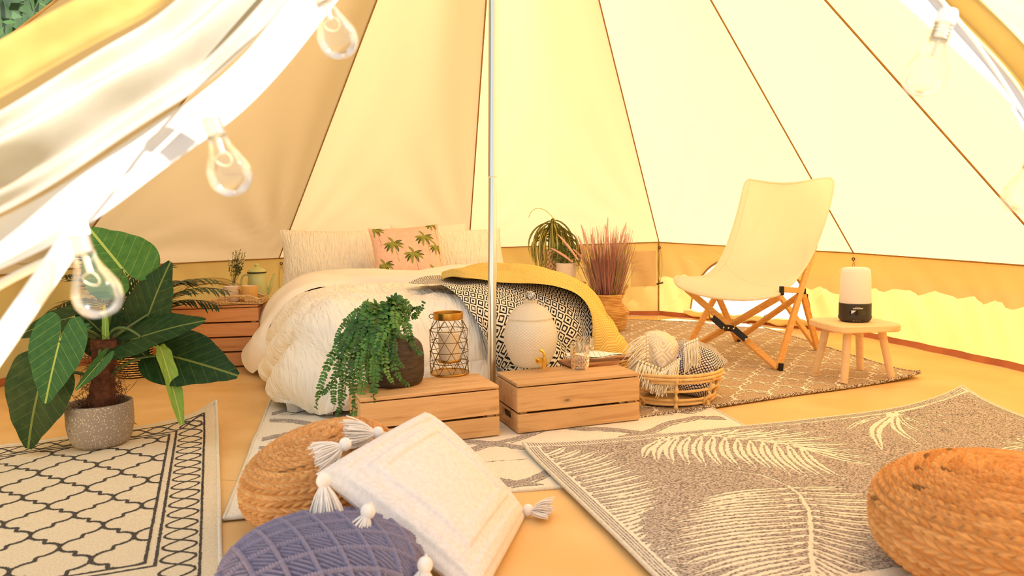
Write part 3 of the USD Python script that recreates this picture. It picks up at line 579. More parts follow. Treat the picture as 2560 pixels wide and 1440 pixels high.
def braid(seed, p=.0135):
    g = np.random.default_rng(seed); tab = g.random((400, 4096))
    def disp(S_, TH, R, L):
        row = S_/p; ri = np.floor(row).astype(int); w = row-ri; n = np.maximum((2*np.pi*np.maximum(R, .01)/(p*1.6)).astype(int), 6)
        sg = np.where(ri % 2 == 0, 1, -1); ph = TH/(2*np.pi)*n+sg*(w-.5)*.9; k = np.floor(ph).astype(int); w2 = ph-k
        D = .62*p*np.sin(np.pi*w)**.7*np.sin(np.pi*w2)**.6+.004*(fbm(np.stack([np.cos(TH)*4, np.sin(TH)*4, S_*9], -1), 2, seed)-.5)
        t = tab[ri % 400, k % 4096]; t2 = tab[(ri*7+3) % 400, (k//9) % 4096]
        col = A([.56, .25, .08])+(A([.84, .47, .19])-A([.56, .25, .08]))*(.55*t+.45*t2)[..., None]; col = np.where((t > .985)[..., None], col*.35, col)
        return D, col
    return disp
jl = at(806, 1200, -1.36); jl[2] = 0
t = thing('jute_pouf', 'braided round jute pouf behind the white tasselled cushion', 'pouf', jl)
m, c = revolve_disp(.222, .265, 2.4, 300, 460, braid(1, .0165), (.16, .10)); obj('braided_cover', (m[0]+jl, m[1]), 'jute', t, smooth=True, col=c)
jr = at(2545, 1300, -1.84); jr[2] = .016
t = thing('jute_pouf', 'braided jute pouf standing on the leaf rug in the bottom right corner', 'pouf', jr)
m, c = revolve_disp(.305, .245, 2.9, 300, 460, braid(2, .018), (0, .0)); obj('braided_cover', (m[0]+jr, m[1]), 'jute', t, smooth=True, col=c)
def macrame(S_, TH, R, L):
    x_, y_ = S_*np.cos(TH+.35), S_*np.sin(TH+.35)*1.25; a, b = (x_+y_)/.088, (x_-y_)/.088
    fa, fb = a-np.floor(a), b-np.floor(b); da, db = np.minimum(fa, 1-fa), np.minimum(fb, 1-fb)
    w = .11; rope = np.maximum(np.sqrt(np.clip(1-(da/w)**2, 0, 1)), np.sqrt(np.clip(1-(db/w)**2, 0, 1)))
    kn = np.abs(np.sin(np.where(da < db, b, a)*np.pi*9)); cords = np.abs(np.sin((fa-fb)*np.pi*3.5))**.7
    D = np.where(rope > 0, .015*rope*(.75+.25*kn), .008*cords)
    t = np.where(rope > 0, .75+.25*kn*rope, .35+.5*cords)+.2*(noise(np.stack([TH*40, S_*300, 0*S_], -1))-.5)
    return D, A([.085, .075, .11])+(A([.30, .265, .36])-A([.085, .075, .11]))*np.clip(t, 0, 1)[..., None]
mb = at(806, 1430, -1.90); mb[2] = .01
t = thing('macrame_pouf', 'grey-blue macrame pouf with diamond knots in front of the jute pouf', 'pouf', mb)
m, c = revolve_disp(.208, .195, 2.15, 320, 620, macrame, (0, .0)); obj('macrame_cover', (m[0]+mb, m[1]), 'macrame', t, smooth=True, col=c)
pbr('white_tuft', (.88, .82, .77), (.82, .75, .69), scale=90, rough=.95, spec=.1, bump=.5, bscale=330, bdist=.004)
pbr('white_yarn', (.93, .87, .81), (.88, .80, .73), scale=60, rough=.95, spec=.1)
CQ = [at(796, 1168, -1.74), at(1070, 1016, -1.30), at(1322, 1276, -1.36), at(1206, 1490, -1.92)]
def cush(n=170):
    x, y = np.meshgrid(np.linspace(0, 1, n), np.linspace(0, 1, n), indexing='ij')
    B = CQ[0]*((1-x)*(1-y))[..., None]+CQ[1]*(x*(1-y))[..., None]+CQ[2]*(x*y)[..., None]+CQ[3]*((1-x)*y)[..., None]
    nn = nz(np.cross(CQ[1]-CQ[0], CQ[3]-CQ[0])); nn = nn if nn[2] > 0 else -nn
    X, Y = 2*x-1, 2*y-1; k = (np.clip(1-np.abs(X)**2.6, 0, 1)*np.clip(1-np.abs(Y)**2.6, 0, 1))**.55
    wx, wy = np.linalg.norm(CQ[1]-CQ[0]), np.linalg.norm(CQ[3]-CQ[0]); d = np.minimum((.5-np.abs(x-.5))*wx, (.5-np.abs(y-.5))*wy)
    g = np.zeros_like(d)
    for a_, b_ in ((.018, .05), (.082, .115)): g += .007*(1/(1+np.exp(-(d-a_)/.0009))-1/(1+np.exp(-(d-b_)/.0009)))
    r = .0022*(fbm(np.stack([x*60, y*80, 0*x], -1), 2, 3)-.5)+.008*(fbm(np.stack([x*5, y*6, 0*x], -1), 2, 8)-.5)*k
    mid = B-nn*.02; pinch = (1-.05*(1-Y**2)*np.abs(X)**4)
    top = mid+nn*(.075*k+g+r)[..., None]; bot = mid-nn*(.06*k)[..., None]
    return (np.vstack([top.reshape(-1, 3), bot.reshape(-1, 3)]), np.vstack([gridf(n, n)[:, ::-1], gridf(n, n)+n*n])), nn
cm, cn = cush()
cc = cm[0].mean(0); cc[2] = cm[0][:, 2].min()
t = thing('tasselled_cushion', 'white tufted cushion with fluffy tassels leaning on the two poufs', 'cushion', cc)
obj('cover', cm, 'white_tuft', t, smooth=True)
def tassel(p, d, L=.075, seed=0, ns=120):
    g = np.random.default_rng(seed); d = nz(d); out = []
    out.append(tube(bez(p, p+d*.012, n=4), .0035, 6)); c = p+d*.022; s = trimesh.creation.icosphere(2, .0165); s.apply_scale([1, 1, 1.1]); out.append((A(s.vertices)+c, A(s.faces)))
    a = nz(np.cross(d, [.3, .2, .9])); b = np.cross(d, a); k = c+d*.012
    for i in range(ns):
        th, rr = g.random()*2*np.pi, math.sqrt(g.random()); o = (a*math.cos(th)+b*math.sin(th))*rr
        e = k+d*L*(.85+.2*g.random())+o*.046; q = bez(k+o*.010, k+d*L*.35+o*.032, e+g.normal(0, .003, 3), n=5); q[:, 2] = np.maximum(q[:, 2], .012+.01*g.random()); out.append(tube(q, .0017, 5))
    return join(out)
for i, (p0, p1, y, L) in enumerate((((965, 1082), (885, 1085), -1.45, .078), ((882, 1100), (812, 1140), -1.56, .07), ((806, 1178), (815, 1275), -1.78, .10), ((930, 1255), (902, 1322), -1.86, .088), ((1066, 1385), (1055, 1470), -1.96, .088), ((1302, 1272), (1372, 1285), -1.36, .055), ((1286, 1310), (1264, 1370), -1.4, .05), ((1222, 1395), (1214, 1440), -1.5, .05))):
    a_, b_ = at(*p0, y), at(*p1, y-.02); obj('tassel', tassel(a_, b_-a_, L, i), 'white_yarn', t, smooth=True)
# ================================================================ door flaps and bulb strings
def edgecurve(pts, n=80, foot=None, head=None):
    c = [at(x, y, -CAMD+d) for x, y, d in pts]; c = ([A(q) for q in foot] if foot else [])+c+([A(q) for q in head] if head else [])
    return bez(*c, n=n)
def flap(name, label, E, odir, w0, w1, folds, parent, m, n=70, amp=.02, seed=0, nmn='flap_panel'):
    n_, k = len(E), n; S_, W_ = np.meshgrid(np.arange(n_), np.linspace(w0, w1, k), indexing='ij'); o = nz(A(odir))
    P_ = E[S_.ravel()]+W_.reshape(-1, 1)*o
    s = S_.ravel()/n_; w = W_.ravel()
    dep = amp*np.sin(w*folds+2.2*np.sin(s*2.1+seed))+amp*.7*np.sin(w*folds*2.3+s*7+seed)+.02*(fbm(np.stack([s*5, w*22, 0*s+seed], -1), 3, seed)-.5)
    P_[:, 1] += dep+.25*(w-w0); P_[:, 2] += .004*np.sin(s*26)
    obj(nmn, (P_, gridf(n_, k), np.stack([s, w], 1)), m, parent, smooth=True)
pbr('hem_white', (.55, .54, .57), (.58, .57, .60), scale=20, rough=.85, spec=.1, transl=.25, tcol=(.5, .47, .42))
pbr('shade_gold', (.42, .27, .085), (.46, .30, .10), scale=25, rough=.9, spec=.1, transl=.25, tcol=(.45, .27, .06))  # flap canvas in shade with light coming through, painted as a gold colour
E1 = edgecurve([(-160, 735, .86), (-40, 690, .88), (178, 589, .91), (261, 536, .93), (375, 450, .97), (517, 345, 1.02), (581, 296, 1.05), (675, 202, 1.09), (750, 112, 1.13), (806, 40, 1.16), (900, -80, 1.24), (980, -190, 1.3)], 150, foot=[(-.98, -2.72, .03), (-.97, -2.70, .40)], head=[(-.08, -1.55, 2.0), (.02, -.9, 2.6)])
d1 = struct('door_1'); tag(d1, 'door flap of white canvas gathered in folds at the left of the entrance')
OD1 = (-.64, 0, .77)
flap('', '', E1, OD1, 0, .055, 60, d1, 'hem_white', 24, .005, 1, 'flap_hem')
flap('', '', E1+A([0, .012, 0]), OD1, .05, .19, 66, d1, 'flap_canvas', 90, .026, 2)
flap('', '', E1+A([0, .028, 0]), OD1, .18, .255, 40, d1, 'shade_gold', 40, .014, 5, 'flap_lining')  # outer band of the same flap, its shade put into a gold strip
E2 = edgecurve([(2230, -90, 1.22), (2290, 0, 1.18), (2342, 64, 1.15), (2462, 202, 1.08), (2507, 262, 1.05), (2560, 356, 1.0), (2640, 500, .95)][::-1], 130, foot=[(.84, -2.78, .03), (.80, -2.70, .45)], head=[(.50, -1.85, 1.75), (.28, -.95, 2.6)])
d2 = struct('door_2'); tag(d2, 'narrow edge of the canvas door flap at the right of the entrance'); OD2 = (.78, 0, .62)
flap('', '', E2, OD2, 0, .036, 70, d2, 'hem_white', 20, .004, 3, 'flap_hem')
flap('', '', E2+A([0, .01, 0]), OD2, .034, .085, 60, d2, 'shade_gold', 30, .012, 4)  # shaded canvas past the hem, painted gold
pbr('white_strap', (.86, .86, .82), None, rough=.5)
q = [at(195, 575, -2.60), at(90, 730, -2.64), at(-40, 915, -2.69)]
obj('door_pole', tube(bez(*q, n=14), .0125, 16), 'white_strap', d1)
q = [at(150, 640, -2.45), at(40, 690, -2.5), at(-40, 735, -2.54)]; obj('guy_strap', tube(bez(*q, n=12), .006, 8), 'white_strap', d1)
mat('thin_glass', {'fr': ('fresnel', dict(IOR=1.5)), 'm': mathn('multiply_add', value2=.55, value3=.05), 't': ('transparent_bsdf', dict(color=(.97, .97, .96))), 'g': ('glossy_bsdf', dict(color=(1, 1, 1), roughness=.02)), 'mx': ('mix_closure', {})}, [('fr.fac', 'm.value1'), ('m.value', 'mx.fac'), ('t.BSDF', 'mx.closure1'), ('g.BSDF', 'mx.closure2')], 'mx.closure')
pbr('cap_metal', (.78, .78, .78), None, rough=.25, metal=1); pbr('white_plastic', (.85, .85, .84), None, rough=.4); pbr('filament', (.9, .82, .62), None, rough=.3)
BPROF = smoothprof([(.0135, 0), (.0135, .006), (.0165, .018), (.025, .036), (.031, .054), (.0305, .066), (.024, .080), (.012, .088), (.0, .0895)], 34)
def frame_to(p, d, v):
    d = nz(d); a = nz(np.cross(d, [.2, 1, .1])); b = np.cross(d, a); return A(p)+v[:, :1]*a+v[:, 1:2]*b+v[:, 2:3]*d
def bulb(parent, p, q):
    d = q-p; s = np.linalg.norm(d)/.122; x = xf('bulb', parent=parent)
    def put(nm, m, mt): obj(nm, (frame_to(p, d, m[0]*s), m[1]), mt, x, smooth=30)
    put('glass', lathe(np.c_[BPROF[:, 0], BPROF[:, 1]+.0325], 32), 'thin_glass')
    z = np.linspace(.006, .034, 50); put('screw_cap', lathe(np.c_[.0128+.0011*np.sin(z*2*np.pi/.0052), z], 24), 'cap_metal')
    put('socket', lathe([(0, -.012), (.012, -.012), (.0145, -.006), (.0145, .010), (.0, .010)], 24), 'white_plastic')
    put('filament', join([tube([(0, 0, .034), (0, 0, .06)], .0035, 8), tube(bez((0, .003, .058), (.012, .003, .072), (0, -.004, .078), (-.012, 0, .07), (0, .004, .06), n=24), .0007, 6)]), 'filament')
def bulbstring(label, bs, ends):
    loc = at(*ends[0]); t = thing('bulb_string', label, 'string lights', loc)
    c = [at(*ends[0])]
    for (px, py), (qx, qy), d in bs:
        p, q = at(px, py, -CAMD+d), at(qx, qy, -CAMD+d); bulb(t, p, q); c.append(p-nz(q-p)*.012)
    c.append(at(*ends[1])); obj('cable', tube(bez(*c, n=70), .0022, 8), 'white_plastic', t, smooth=True)
bulbstring('string of three clear pear-shaped bulbs hanging along the left door flap', [((190, 572), (262, 793), .86), ((522, 281), (592, 488), .93), ((792, -45), (862, 143), 1.02)], ((-150, 720, -CAMD+.80), (990, -260, -CAMD+1.15)))
bulbstring('string of clear pear-shaped bulbs hanging along the right door flap', [((2366, 45), (2294, 240), 1.10), ((2590, 380), (2534, 528), 1.0)], ((2200, -140, -CAMD+1.15), (2700, 560, -CAMD+.9)))
# wall toggles, pocket, window roll
pbr('wood_dark', (.06, .035, .02), None, rough=.5); pbr('cord', (.62, .45, .2), None, rough=.9); pbr('mesh_patch', (.92, .80, .55), None, rough=.95, transl=.6)
def wallpt(k, x, z, h=.012): fn, L, n = WALLP[k]; return fn(A([x]), A([z]), h)[0]
for k, x in ((5, .015), (6, .015), (3, .015)):
    t = thing('wall_toggle', {5: 'cord loop and dark toggle hanging at the eave seam left of the chair', 6: 'cord loop and toggle hanging at the eave seam above the lamp', 3: 'cord loop and toggle at the eave seam beside the left pillow', 4: 'cord loop and toggle at the eave seam behind the bed head'}[k], 'tent toggle', wallpt(k, x, .3))
    r = trimesh.creation.torus(.009, .0035, 20, 10); c = wallpt(k, x, .555, .015); obj('eyelet', (A(r.vertices)@A([[1, 0, 0], [0, 0, 1], [0, 1, 0]])+c, A(r.faces)), 'wood_dark', t, smooth=True)
    obj('cord', join([tube(bez(wallpt(k, x, .55), wallpt(k, x+sg*.022, .40), wallpt(k, x, .27), n=20), .003, 6) for sg in (-1, 1)]), 'cord', t, smooth=True)
    obj('peg', tube([wallpt(k, x-.03, .255, .014), wallpt(k, x+.03, .27, .014)], [.007, .007], 10), 'wood_dark', t)
fn4, L4, n4 = WALLP[4]; fn5, L5, n5 = WALLP[5]
def wfn(fn): return lambda x, z, h: fn(x, z, h)
obj('pocket', slab(sbox(L4-.24, .24, L4-.03, .53), wfn(fn4), .05, .002, .008), 'mesh_patch', walls[3], smooth=30)
obj('seam_strip', slab(sbox(L4-.012, .0, L4+.0, .59), wfn(fn4), .05, .002, .006), 'seam', walls[3], smooth=30)
t_ = np.linspace(np.pi, 0, 40); arc = np.vstack([[(WCX-WRX, .05)], np.c_[WCX+WRX*np.cos(t_), .12+WRZ*np.sin(t_)], [(WCX+WRX, .05)]])
obj('window_binding', tube(fn5(arc[:, 0], arc[:, 1], np.full(len(arc), .004)), .008, 8), 'seam', walls[3], smooth=True, label='brown bound edge of the half-moon window')
xs = np.linspace(WCX-WRX-.04, WCX+WRX+.04, 60); rl = fn5(xs, np.full(60, .05), np.full(60, .03)); rl[:, 2] += -.012*np.sin((xs-.28)/1.0*np.pi*3)**2
obj('rolled_blind', tube(rl, .026+.006*np.sin(xs*40)+.004*np.sin(xs*17), 14), 'canvas_wall', walls[3], smooth=True, label='rolled-down window flap')
for x in (WCX-.3, WCX+.18): obj('blind_tie', tube(np.stack([fn5(A([x]), A([.05+.034*math.cos(a)]), .03+.034*math.sin(a))[0] for a in np.linspace(0, 2*np.pi, 16, endpoint=False)]), .004, 6, True), 'wood_dark', walls[3], smooth=True)
fn2, L2, n2_ = WALLP[2]
for o in (0, .025, .05):
    cx = L2*.62; ar = np.c_[cx+(.44+o)*np.cos(t_), .06+(.38+o*.8)*np.sin(t_)]; obj('zip_welt', tube(fn2(ar[:, 0], ar[:, 1], np.full(len(ar), .004)), .005, 6), 'canvas_wall' if o else 'seam', walls[0], smooth=True)

# ================================================================ leaves
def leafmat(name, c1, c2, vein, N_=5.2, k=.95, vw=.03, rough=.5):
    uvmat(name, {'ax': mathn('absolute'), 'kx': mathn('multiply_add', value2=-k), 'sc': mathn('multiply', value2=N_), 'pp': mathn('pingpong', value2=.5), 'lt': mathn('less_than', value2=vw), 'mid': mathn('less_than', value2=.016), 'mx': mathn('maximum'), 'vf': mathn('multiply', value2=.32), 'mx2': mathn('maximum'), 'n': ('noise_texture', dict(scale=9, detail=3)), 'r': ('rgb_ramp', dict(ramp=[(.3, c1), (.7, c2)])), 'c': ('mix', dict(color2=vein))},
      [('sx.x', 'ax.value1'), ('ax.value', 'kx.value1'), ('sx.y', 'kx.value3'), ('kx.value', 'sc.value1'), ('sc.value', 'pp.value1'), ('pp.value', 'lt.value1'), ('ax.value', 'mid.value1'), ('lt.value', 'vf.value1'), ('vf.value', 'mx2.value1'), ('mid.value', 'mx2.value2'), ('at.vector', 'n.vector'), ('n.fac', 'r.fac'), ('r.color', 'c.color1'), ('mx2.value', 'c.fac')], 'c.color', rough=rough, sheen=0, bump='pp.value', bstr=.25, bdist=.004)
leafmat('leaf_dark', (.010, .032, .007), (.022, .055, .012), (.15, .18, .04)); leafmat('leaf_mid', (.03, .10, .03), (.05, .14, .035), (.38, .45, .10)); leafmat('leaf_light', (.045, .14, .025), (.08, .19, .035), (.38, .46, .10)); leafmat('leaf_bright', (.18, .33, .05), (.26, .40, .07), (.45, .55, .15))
pbr('stem_green', (.07, .11, .025), (.10, .14, .03), scale=20, rough=.5); pbr('coir', (.10, .032, .012), (.17, .06, .025), scale=40, rough=1); pbr('soil', (.012, .009, .007), (.03, .022, .016), scale=60, rough=1, bump=.6)
def leaf(J, T, width, N=(0, -.7, .7), fold=.25, droop=.12, wave=.02, n=56, k=9, heart=True, seed=0):
    """heart-shaped blade: J petiole junction, T tip, width across"""
    J, T = A(J), A(T); Y = T-J; L = np.linalg.norm(Y); Y = Y/L; N = A(N, float); N = nz(N-Y*(N@Y)); X = np.cross(Y, N)
    ph = np.linspace(-np.pi, np.pi, n); a = np.abs(ph)
    if heart: r = np.interp(a, [0, .10, .3, .7, 1.2, 1.7, 2.2, 2.6, 2.9, np.pi], [1, .91, .74, .60, .55, .55, .55, .52, .40, .05])
    else: r = np.interp(a, [0, .15, .4, .8, 1.4, 2.2, np.pi], [1, .72, .38, .22, .14, .08, .03])
    x = r*np.sin(ph); y = r*np.cos(ph); x = x/np.abs(x).max()*.5*width/L
    q = np.linspace(0, 1, k)[:, None]; XX, YY = q*x, q*y
    z = fold*(np.abs(XX)**1.2)-droop*(YY*np.abs(YY))-droop*1.2*XX**2+wave*q**2*np.sin(ph*7+seed)
    P_ = J+(XX[..., None]*X+YY[..., None]*Y+z[..., None]*N)*L
    return (P_.reshape(-1, 3), gridf(k, n), np.stack([(XX/max(width/L, .3)*1.0).ravel(), YY.ravel()], 1))
py0 = -.55; pc = at(255, 1110, py0); pc[2] = .014
pbr('terrazzo', (.36, .29, .22), (.32, .26, .19), scale=5, rough=.7)
mat('terrazzo', {'tc': ('texture_coordinate', {}), 'v': ('voronoi_texture', dict(scale=125, randomness=1)), 'r': ('rgb_ramp', dict(ramp=[(0, (.66, .55, .41)), (.25, (.66, .55, .41)), (.31, (.33, .26, .19)), (1, (.33, .26, .19))])), 'p': ('principled_bsdf', dict(roughness=.75))}, [('tc.object', 'v.vector'), ('v.distance', 'r.fac'), ('r.color', 'p.base_color')])
ep = thing('elephant_ear_plant', 'big elephant ear plant with broad dark leaves in a speckled pot on the trellis rug', 'potted plant', pc)
obj('pot', lathe(smoothprof([(0, 0), (.075, 0), (.098, .012), (.113, .05), (.119, .10), (.119, .168), (.113, .171), (.108, .166), (.106, .13), (0, .128)], 60), 56, pc), 'terrazzo', ep, smooth=40)
obj('soil', lathe([(0, .145), (.06, .142), (.107, .138)], 40, pc), 'soil', ep, smooth=True)
tr0 = pc+A([0, 0, .13]); tr1 = at(262, 845, py0)
tb = bez(tr0, (tr0+tr1)/2+A([.004, 0, 0]), tr1, n=40); g = np.random.default_rng(5)
tm = tube(tb, .043+.004*np.sin(np.linspace(0, 9, 40))+.016*np.exp(-np.linspace(0, 1, 40)/.08), 28); nn = vnorm(tm); tm = (tm[0]+nn*(.014*(fbm(tm[0]*45, 3, 2)-.5))[:, None], tm[1]); obj('trunk', tm, 'coir', ep, smooth=True)
fb = []
for i in range(420):
    s_ = g.random()**1.3; c_ = tb[int(s_*39)]; th = g.random()*6.28; o = A([math.cos(th), math.sin(th), 0]); p0_ = c_+o*.042
    L_ = .03+.05*g.random()*(2 if s_ < .15 else 1); e_ = p0_+o*L_*(.25+g.random()*.6)+A([0, 0, (g.random()-.5)*L_*1.6]); m_ = (p0_+e_)/2+g.normal(0, .012, 3); fb.append(tube(bez(p0_, m_, e_, n=6), .0009, 3, caps=False))
obj('coir_fibre', join(fb), 'coir', ep, smooth=True, kind='stuff')
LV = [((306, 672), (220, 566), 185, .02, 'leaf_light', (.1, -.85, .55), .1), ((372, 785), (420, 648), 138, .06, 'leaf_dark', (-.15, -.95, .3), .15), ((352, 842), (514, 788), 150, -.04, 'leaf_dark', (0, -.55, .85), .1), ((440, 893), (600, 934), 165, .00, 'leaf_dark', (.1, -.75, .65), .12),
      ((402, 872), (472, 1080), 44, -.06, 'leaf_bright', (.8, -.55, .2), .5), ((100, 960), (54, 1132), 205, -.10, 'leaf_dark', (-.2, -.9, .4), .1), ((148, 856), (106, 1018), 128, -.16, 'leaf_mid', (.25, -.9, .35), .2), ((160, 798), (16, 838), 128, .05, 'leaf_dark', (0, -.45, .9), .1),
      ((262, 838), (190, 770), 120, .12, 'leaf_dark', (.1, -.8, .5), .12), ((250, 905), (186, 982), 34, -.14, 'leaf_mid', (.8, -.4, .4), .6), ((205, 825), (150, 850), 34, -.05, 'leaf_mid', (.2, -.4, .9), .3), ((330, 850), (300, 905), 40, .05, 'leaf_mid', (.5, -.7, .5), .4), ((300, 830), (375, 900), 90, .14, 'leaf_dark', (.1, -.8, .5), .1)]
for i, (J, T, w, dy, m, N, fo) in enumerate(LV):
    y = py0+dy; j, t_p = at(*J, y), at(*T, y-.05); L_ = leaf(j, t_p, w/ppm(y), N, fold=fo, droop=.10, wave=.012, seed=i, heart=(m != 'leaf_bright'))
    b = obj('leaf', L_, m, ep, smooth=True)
    if m == 'leaf_bright': continue
    st = tb[36] if J[1] < 880 else tb[14 if J[0] > 255 or J[1] > 930 else 25]; mid = (st+j)/2+A([0, -.01, .05 if J[1] > 830 else .0]); obj('petiole', tube(bez(st, mid, j, n=16), np.linspace(.0075, .0045, 16), 10), 'stem_green', ep, smooth=True)
obj('leaf', leaf(at(265, 868, py0-.03), at(262, 752, py0-.03), .026, (.5, -.8, 0), fold=.6, heart=False), 'leaf_bright', ep, smooth=True, label='rolled bright green new leaf')
# palm in a woven gold planter
pbr('gold_weave', (.62, .36, .10), (.78, .52, .20), scale=30, rough=.35, metal=.75)
pp = at(340, 930, .90); pp[2] = 0
pl = thing('palm_plant', 'dark feathery palm in a gold woven planter behind the elephant ear plant', 'potted plant', pp)
rows = []
for i in range(15):
    z = .008+i*.0135; th = np.linspace(0, 2*np.pi, 73)[:-1]; R_ = .088+.012*np.sin(np.pi*min(i/14, 1))+.004*np.sin(th*18+np.pi*(i % 2)); rows.append(tube(np.c_[R_*np.cos(th), R_*np.sin(th), z+0*th]+pp, .0045, 6, True))
obj('woven_planter', join(rows), 'gold_weave', pl, smooth=True); obj('planter_bottom', lathe([(0, .004), (.086, .004), (.094, .10), (.088, .195), (.0, .18)], 40, pp), 'soil', pl, smooth=30)
def pinnate(P_, n, L, w, drop=.3, seed=0, up=(0, 0, 1), blade=5, sp=1.0, tipup=0.):
    g = np.random.default_rng(seed); out = [tube(P_, np.linspace(.0032, .001, len(P_)), 6)]; d_ = np.linspace(0, 1, len(P_))
    for i in range(n):
        q = .12+.88*(i+.5)/n; p = A([np.interp(q, d_, P_[:, k]) for k in range(3)]); t = nz(A([np.interp(min(q+.03, 1), d_, P_[:, k])-np.interp(q-.03, d_, P_[:, k]) for k in range(3)]))
        s = nz(np.cross(t, up)+1e-6); l = L*math.sin(math.pi*min(max(.12+q*.82, 0), 1))**.7*(.85+.3*g.random())
        for sg in (-1, 1):
            dr = nz(s*sg*sp+t*1.1+g.normal(0, .08, 3)); x = np.linspace(0, 1, blade)[:, None]; c = p+dr*l*x+A([0, 0, -1])*drop*l*x**2; nn_ = nz(np.cross(dr, t)); wv = np.cross(dr, nn_)*(w*np.sin(np.pi*(.08+.92*x))**.7)
            out.append((np.vstack([c+wv, c-wv]), np.vstack([gridf(2, blade)])))
    return join([(o[0], o[1]) for o in out])
pbr('palm_leaf', (.012, .04, .012), (.03, .075, .02), scale=6, rough=.45)
for i, (px, py, dy, h) in enumerate(((135, 850, .1, .15), (140, 770, .15, .28), (150, 690, .2, .36), (180, 600, .3, .42), (215, 572, .2, .4), (540, 700, .0, .32), (570, 728, -.1, .26), (545, 765, -.1, .20), (480, 705, .1, .34), (420, 660, .2, .4))):
    b = pp+A([0, 0, .19]); e = at(px, py, .9+dy); m_ = (b+e)/2+A([0, 0, .08+h*.25]); obj('frond', pinnate(bez(b, m_, e, n=20), 24, .20, .0075, .25, i), 'palm_leaf', pl, smooth=True)

# ================================================================ on the left crate
def ontop(px, py, z): return gp(px, py, z)
ZL = .377
pbr('wicker', (.66, .40, .15), (.78, .54, .25), scale=40, rough=.6); pbr('wicker_dark', (.40, .14, .04), (.50, .20, .06), scale=30, rough=.6)
tc_ = ontop(602, 758, ZL); tw, td = .285, .19
tray = thing('wicker_tray', 'small wicker tray with a handle hole on the tall reddish crate', 'tray', tc_, LCA)
obj('tray_base', rbox(tw-.02, td-.02, .008, (0, 0, .006), .002), 'wicker_dark', tray, local=True)
for y in (-td/2, td/2):
    ws = []; top = lambda x: .052-.020*np.clip((np.abs(x)-.07)/.05, 0, 1)
    for i in range(6):
        x = np.linspace(-tw/2, tw/2, 70); z = .006+.0085*i; segs = [x] if z < .022 or z > .047 else [x[x < -.045], x[x > .045]]
        for s_ in segs:
            s_ = s_[top(s_) >= z]
            if len(s_) > 4:
                for part in ([s_[s_ < 0], s_[s_ >= 0]] if (z > .04 and len(segs) > 1) else [s_]): ws.append(tube(np.c_[part, y+.003*np.sin(part*220+i*np.pi), z+0*part], .0036, 6))
    for x in np.linspace(-tw/2+.01, tw/2-.01, 16):
        if abs(x) > .045: ws.append(tube([(x, y, .004), (x, y, top(x))], .003, 6))
    x = np.linspace(-tw/2, tw/2, 60); ws.append(tube(np.c_[x, 0*x+y, top(x)+.003], .0052, 8)); obj('woven_end', join(ws), 'wicker', tray, smooth=True, local=True)
for x in (-tw/2, tw/2):
    obj('woven_side', join([tube([(x+.002*(-1)**i, -td/2, .006+.0085*i), (x, td/2, .006+.0085*i)], .0042, 6) for i in range(4)]), 'wicker', tray, smooth=True, local=True)
pbr('mug_cream', (.70, .52, .34), None, rough=.35, spec=.5); pbr('mug_orange', (.74, .40, .10), None, rough=.35, spec=.5); pbr('mug_inside', (.88, .82, .70), None, rough=.3)
def mug(label, px, m, hx):
    c = tc_+le*hx+A([0, 0, .012]); t = thing('mug', label, 'mug', c, 0, 'mugs on the wicker tray'); th = np.linspace(0, 2*np.pi, 121)
    pr = A([(0, 0), (.040, 0), (.045, .004), (.047, .02), (.047, .094), (.0445, .0955), (.042, .094)]); q = pr
    v, f, u = lathe(smoothprof(pr, 40), 120); rib = np.where((v[:, 2] > .006) & (v[:, 2] < .088), 1, 0)*.0012*np.sin(np.arctan2(v[:, 1], v[:, 0])*32); rr = np.hypot(v[:, 0], v[:, 1])+1e-9; v[:, :2] *= (1+rib/rr)[:, None]
    obj('body', (v, f), m, t, smooth=50, local=True); obj('inside', lathe([(.0425, .094), (.042, .02), (.0, .012)], 40), 'mug_inside', t, smooth=True, local=True)
    obj('handle', tube(bez((-.045, -.012, .078), (-.070, -.018, .072), (-.076, -.02, .045), (-.062, -.016, .02), (-.045, -.012, .012), n=24), .0052, 8), m, t, smooth=True, local=True)
mug('cream ribbed mug on the wicker tray, the one further from the bed', 580, 'mug_cream', -.052); mug('orange ribbed mug on the wicker tray, nearest the bed', 623, 'mug_orange', .054)
pbr('enamel', (.50, .50, .17), (.54, .54, .20), scale=12, rough=.25, spec=.6); pbr('enamel_black', (.012, .010, .009), None, rough=.3)
cp = ontop(619, 757, ZL)+A([.012, .175, 0]); kt = thing('coffee_pot', 'pale green enamel coffee pot with black rim and long spout', 'pot', cp)
obj('body', lathe(smoothprof([(0, 0), (.064, 0), (.067, .006), (.060, .10), (.054, .158), (.054, .168), (.058, .172)], 40), 48, cp), 'enamel', kt, smooth=40)
obj('lid', lathe(smoothprof([(.058, .178), (.055, .186), (.040, .199), (.020, .208), (.010, .213), (.010, .217), (.016, .222), (.014, .230), (0, .233)], 40), 40, cp), 'enamel', kt, smooth=50)
obj('rim', lathe([(.054, .171), (.060, .172), (.061, .176), (.059, .180), (.052, .180)], 48, cp), 'enamel_black', kt, smooth=True)
obj('spout', tube(bez(cp+A([.055, 0, .035]), cp+A([.080, 0, .075]), cp+A([.098, 0, .135]), cp+A([.112, -.0, .168]), n=20), np.linspace(.015, .0055, 20), 12), 'enamel', kt, smooth=True)
obj('handle', tube(bez(cp+A([-.052, 0, .155]), cp+A([-.085, 0, .158]), cp+A([-.10, 0, .12]), cp+A([-.088, 0, .06]), cp+A([-.06, 0, .03]), n=24), .006, 8), 'enamel', kt, smooth=True)
fp = ontop(566, 757, ZL)+A([0, .15, 0]); fw = thing('flower_sprig', 'bunch of dried cream flowers in a slim bottle behind the mugs', 'flowers', fp)
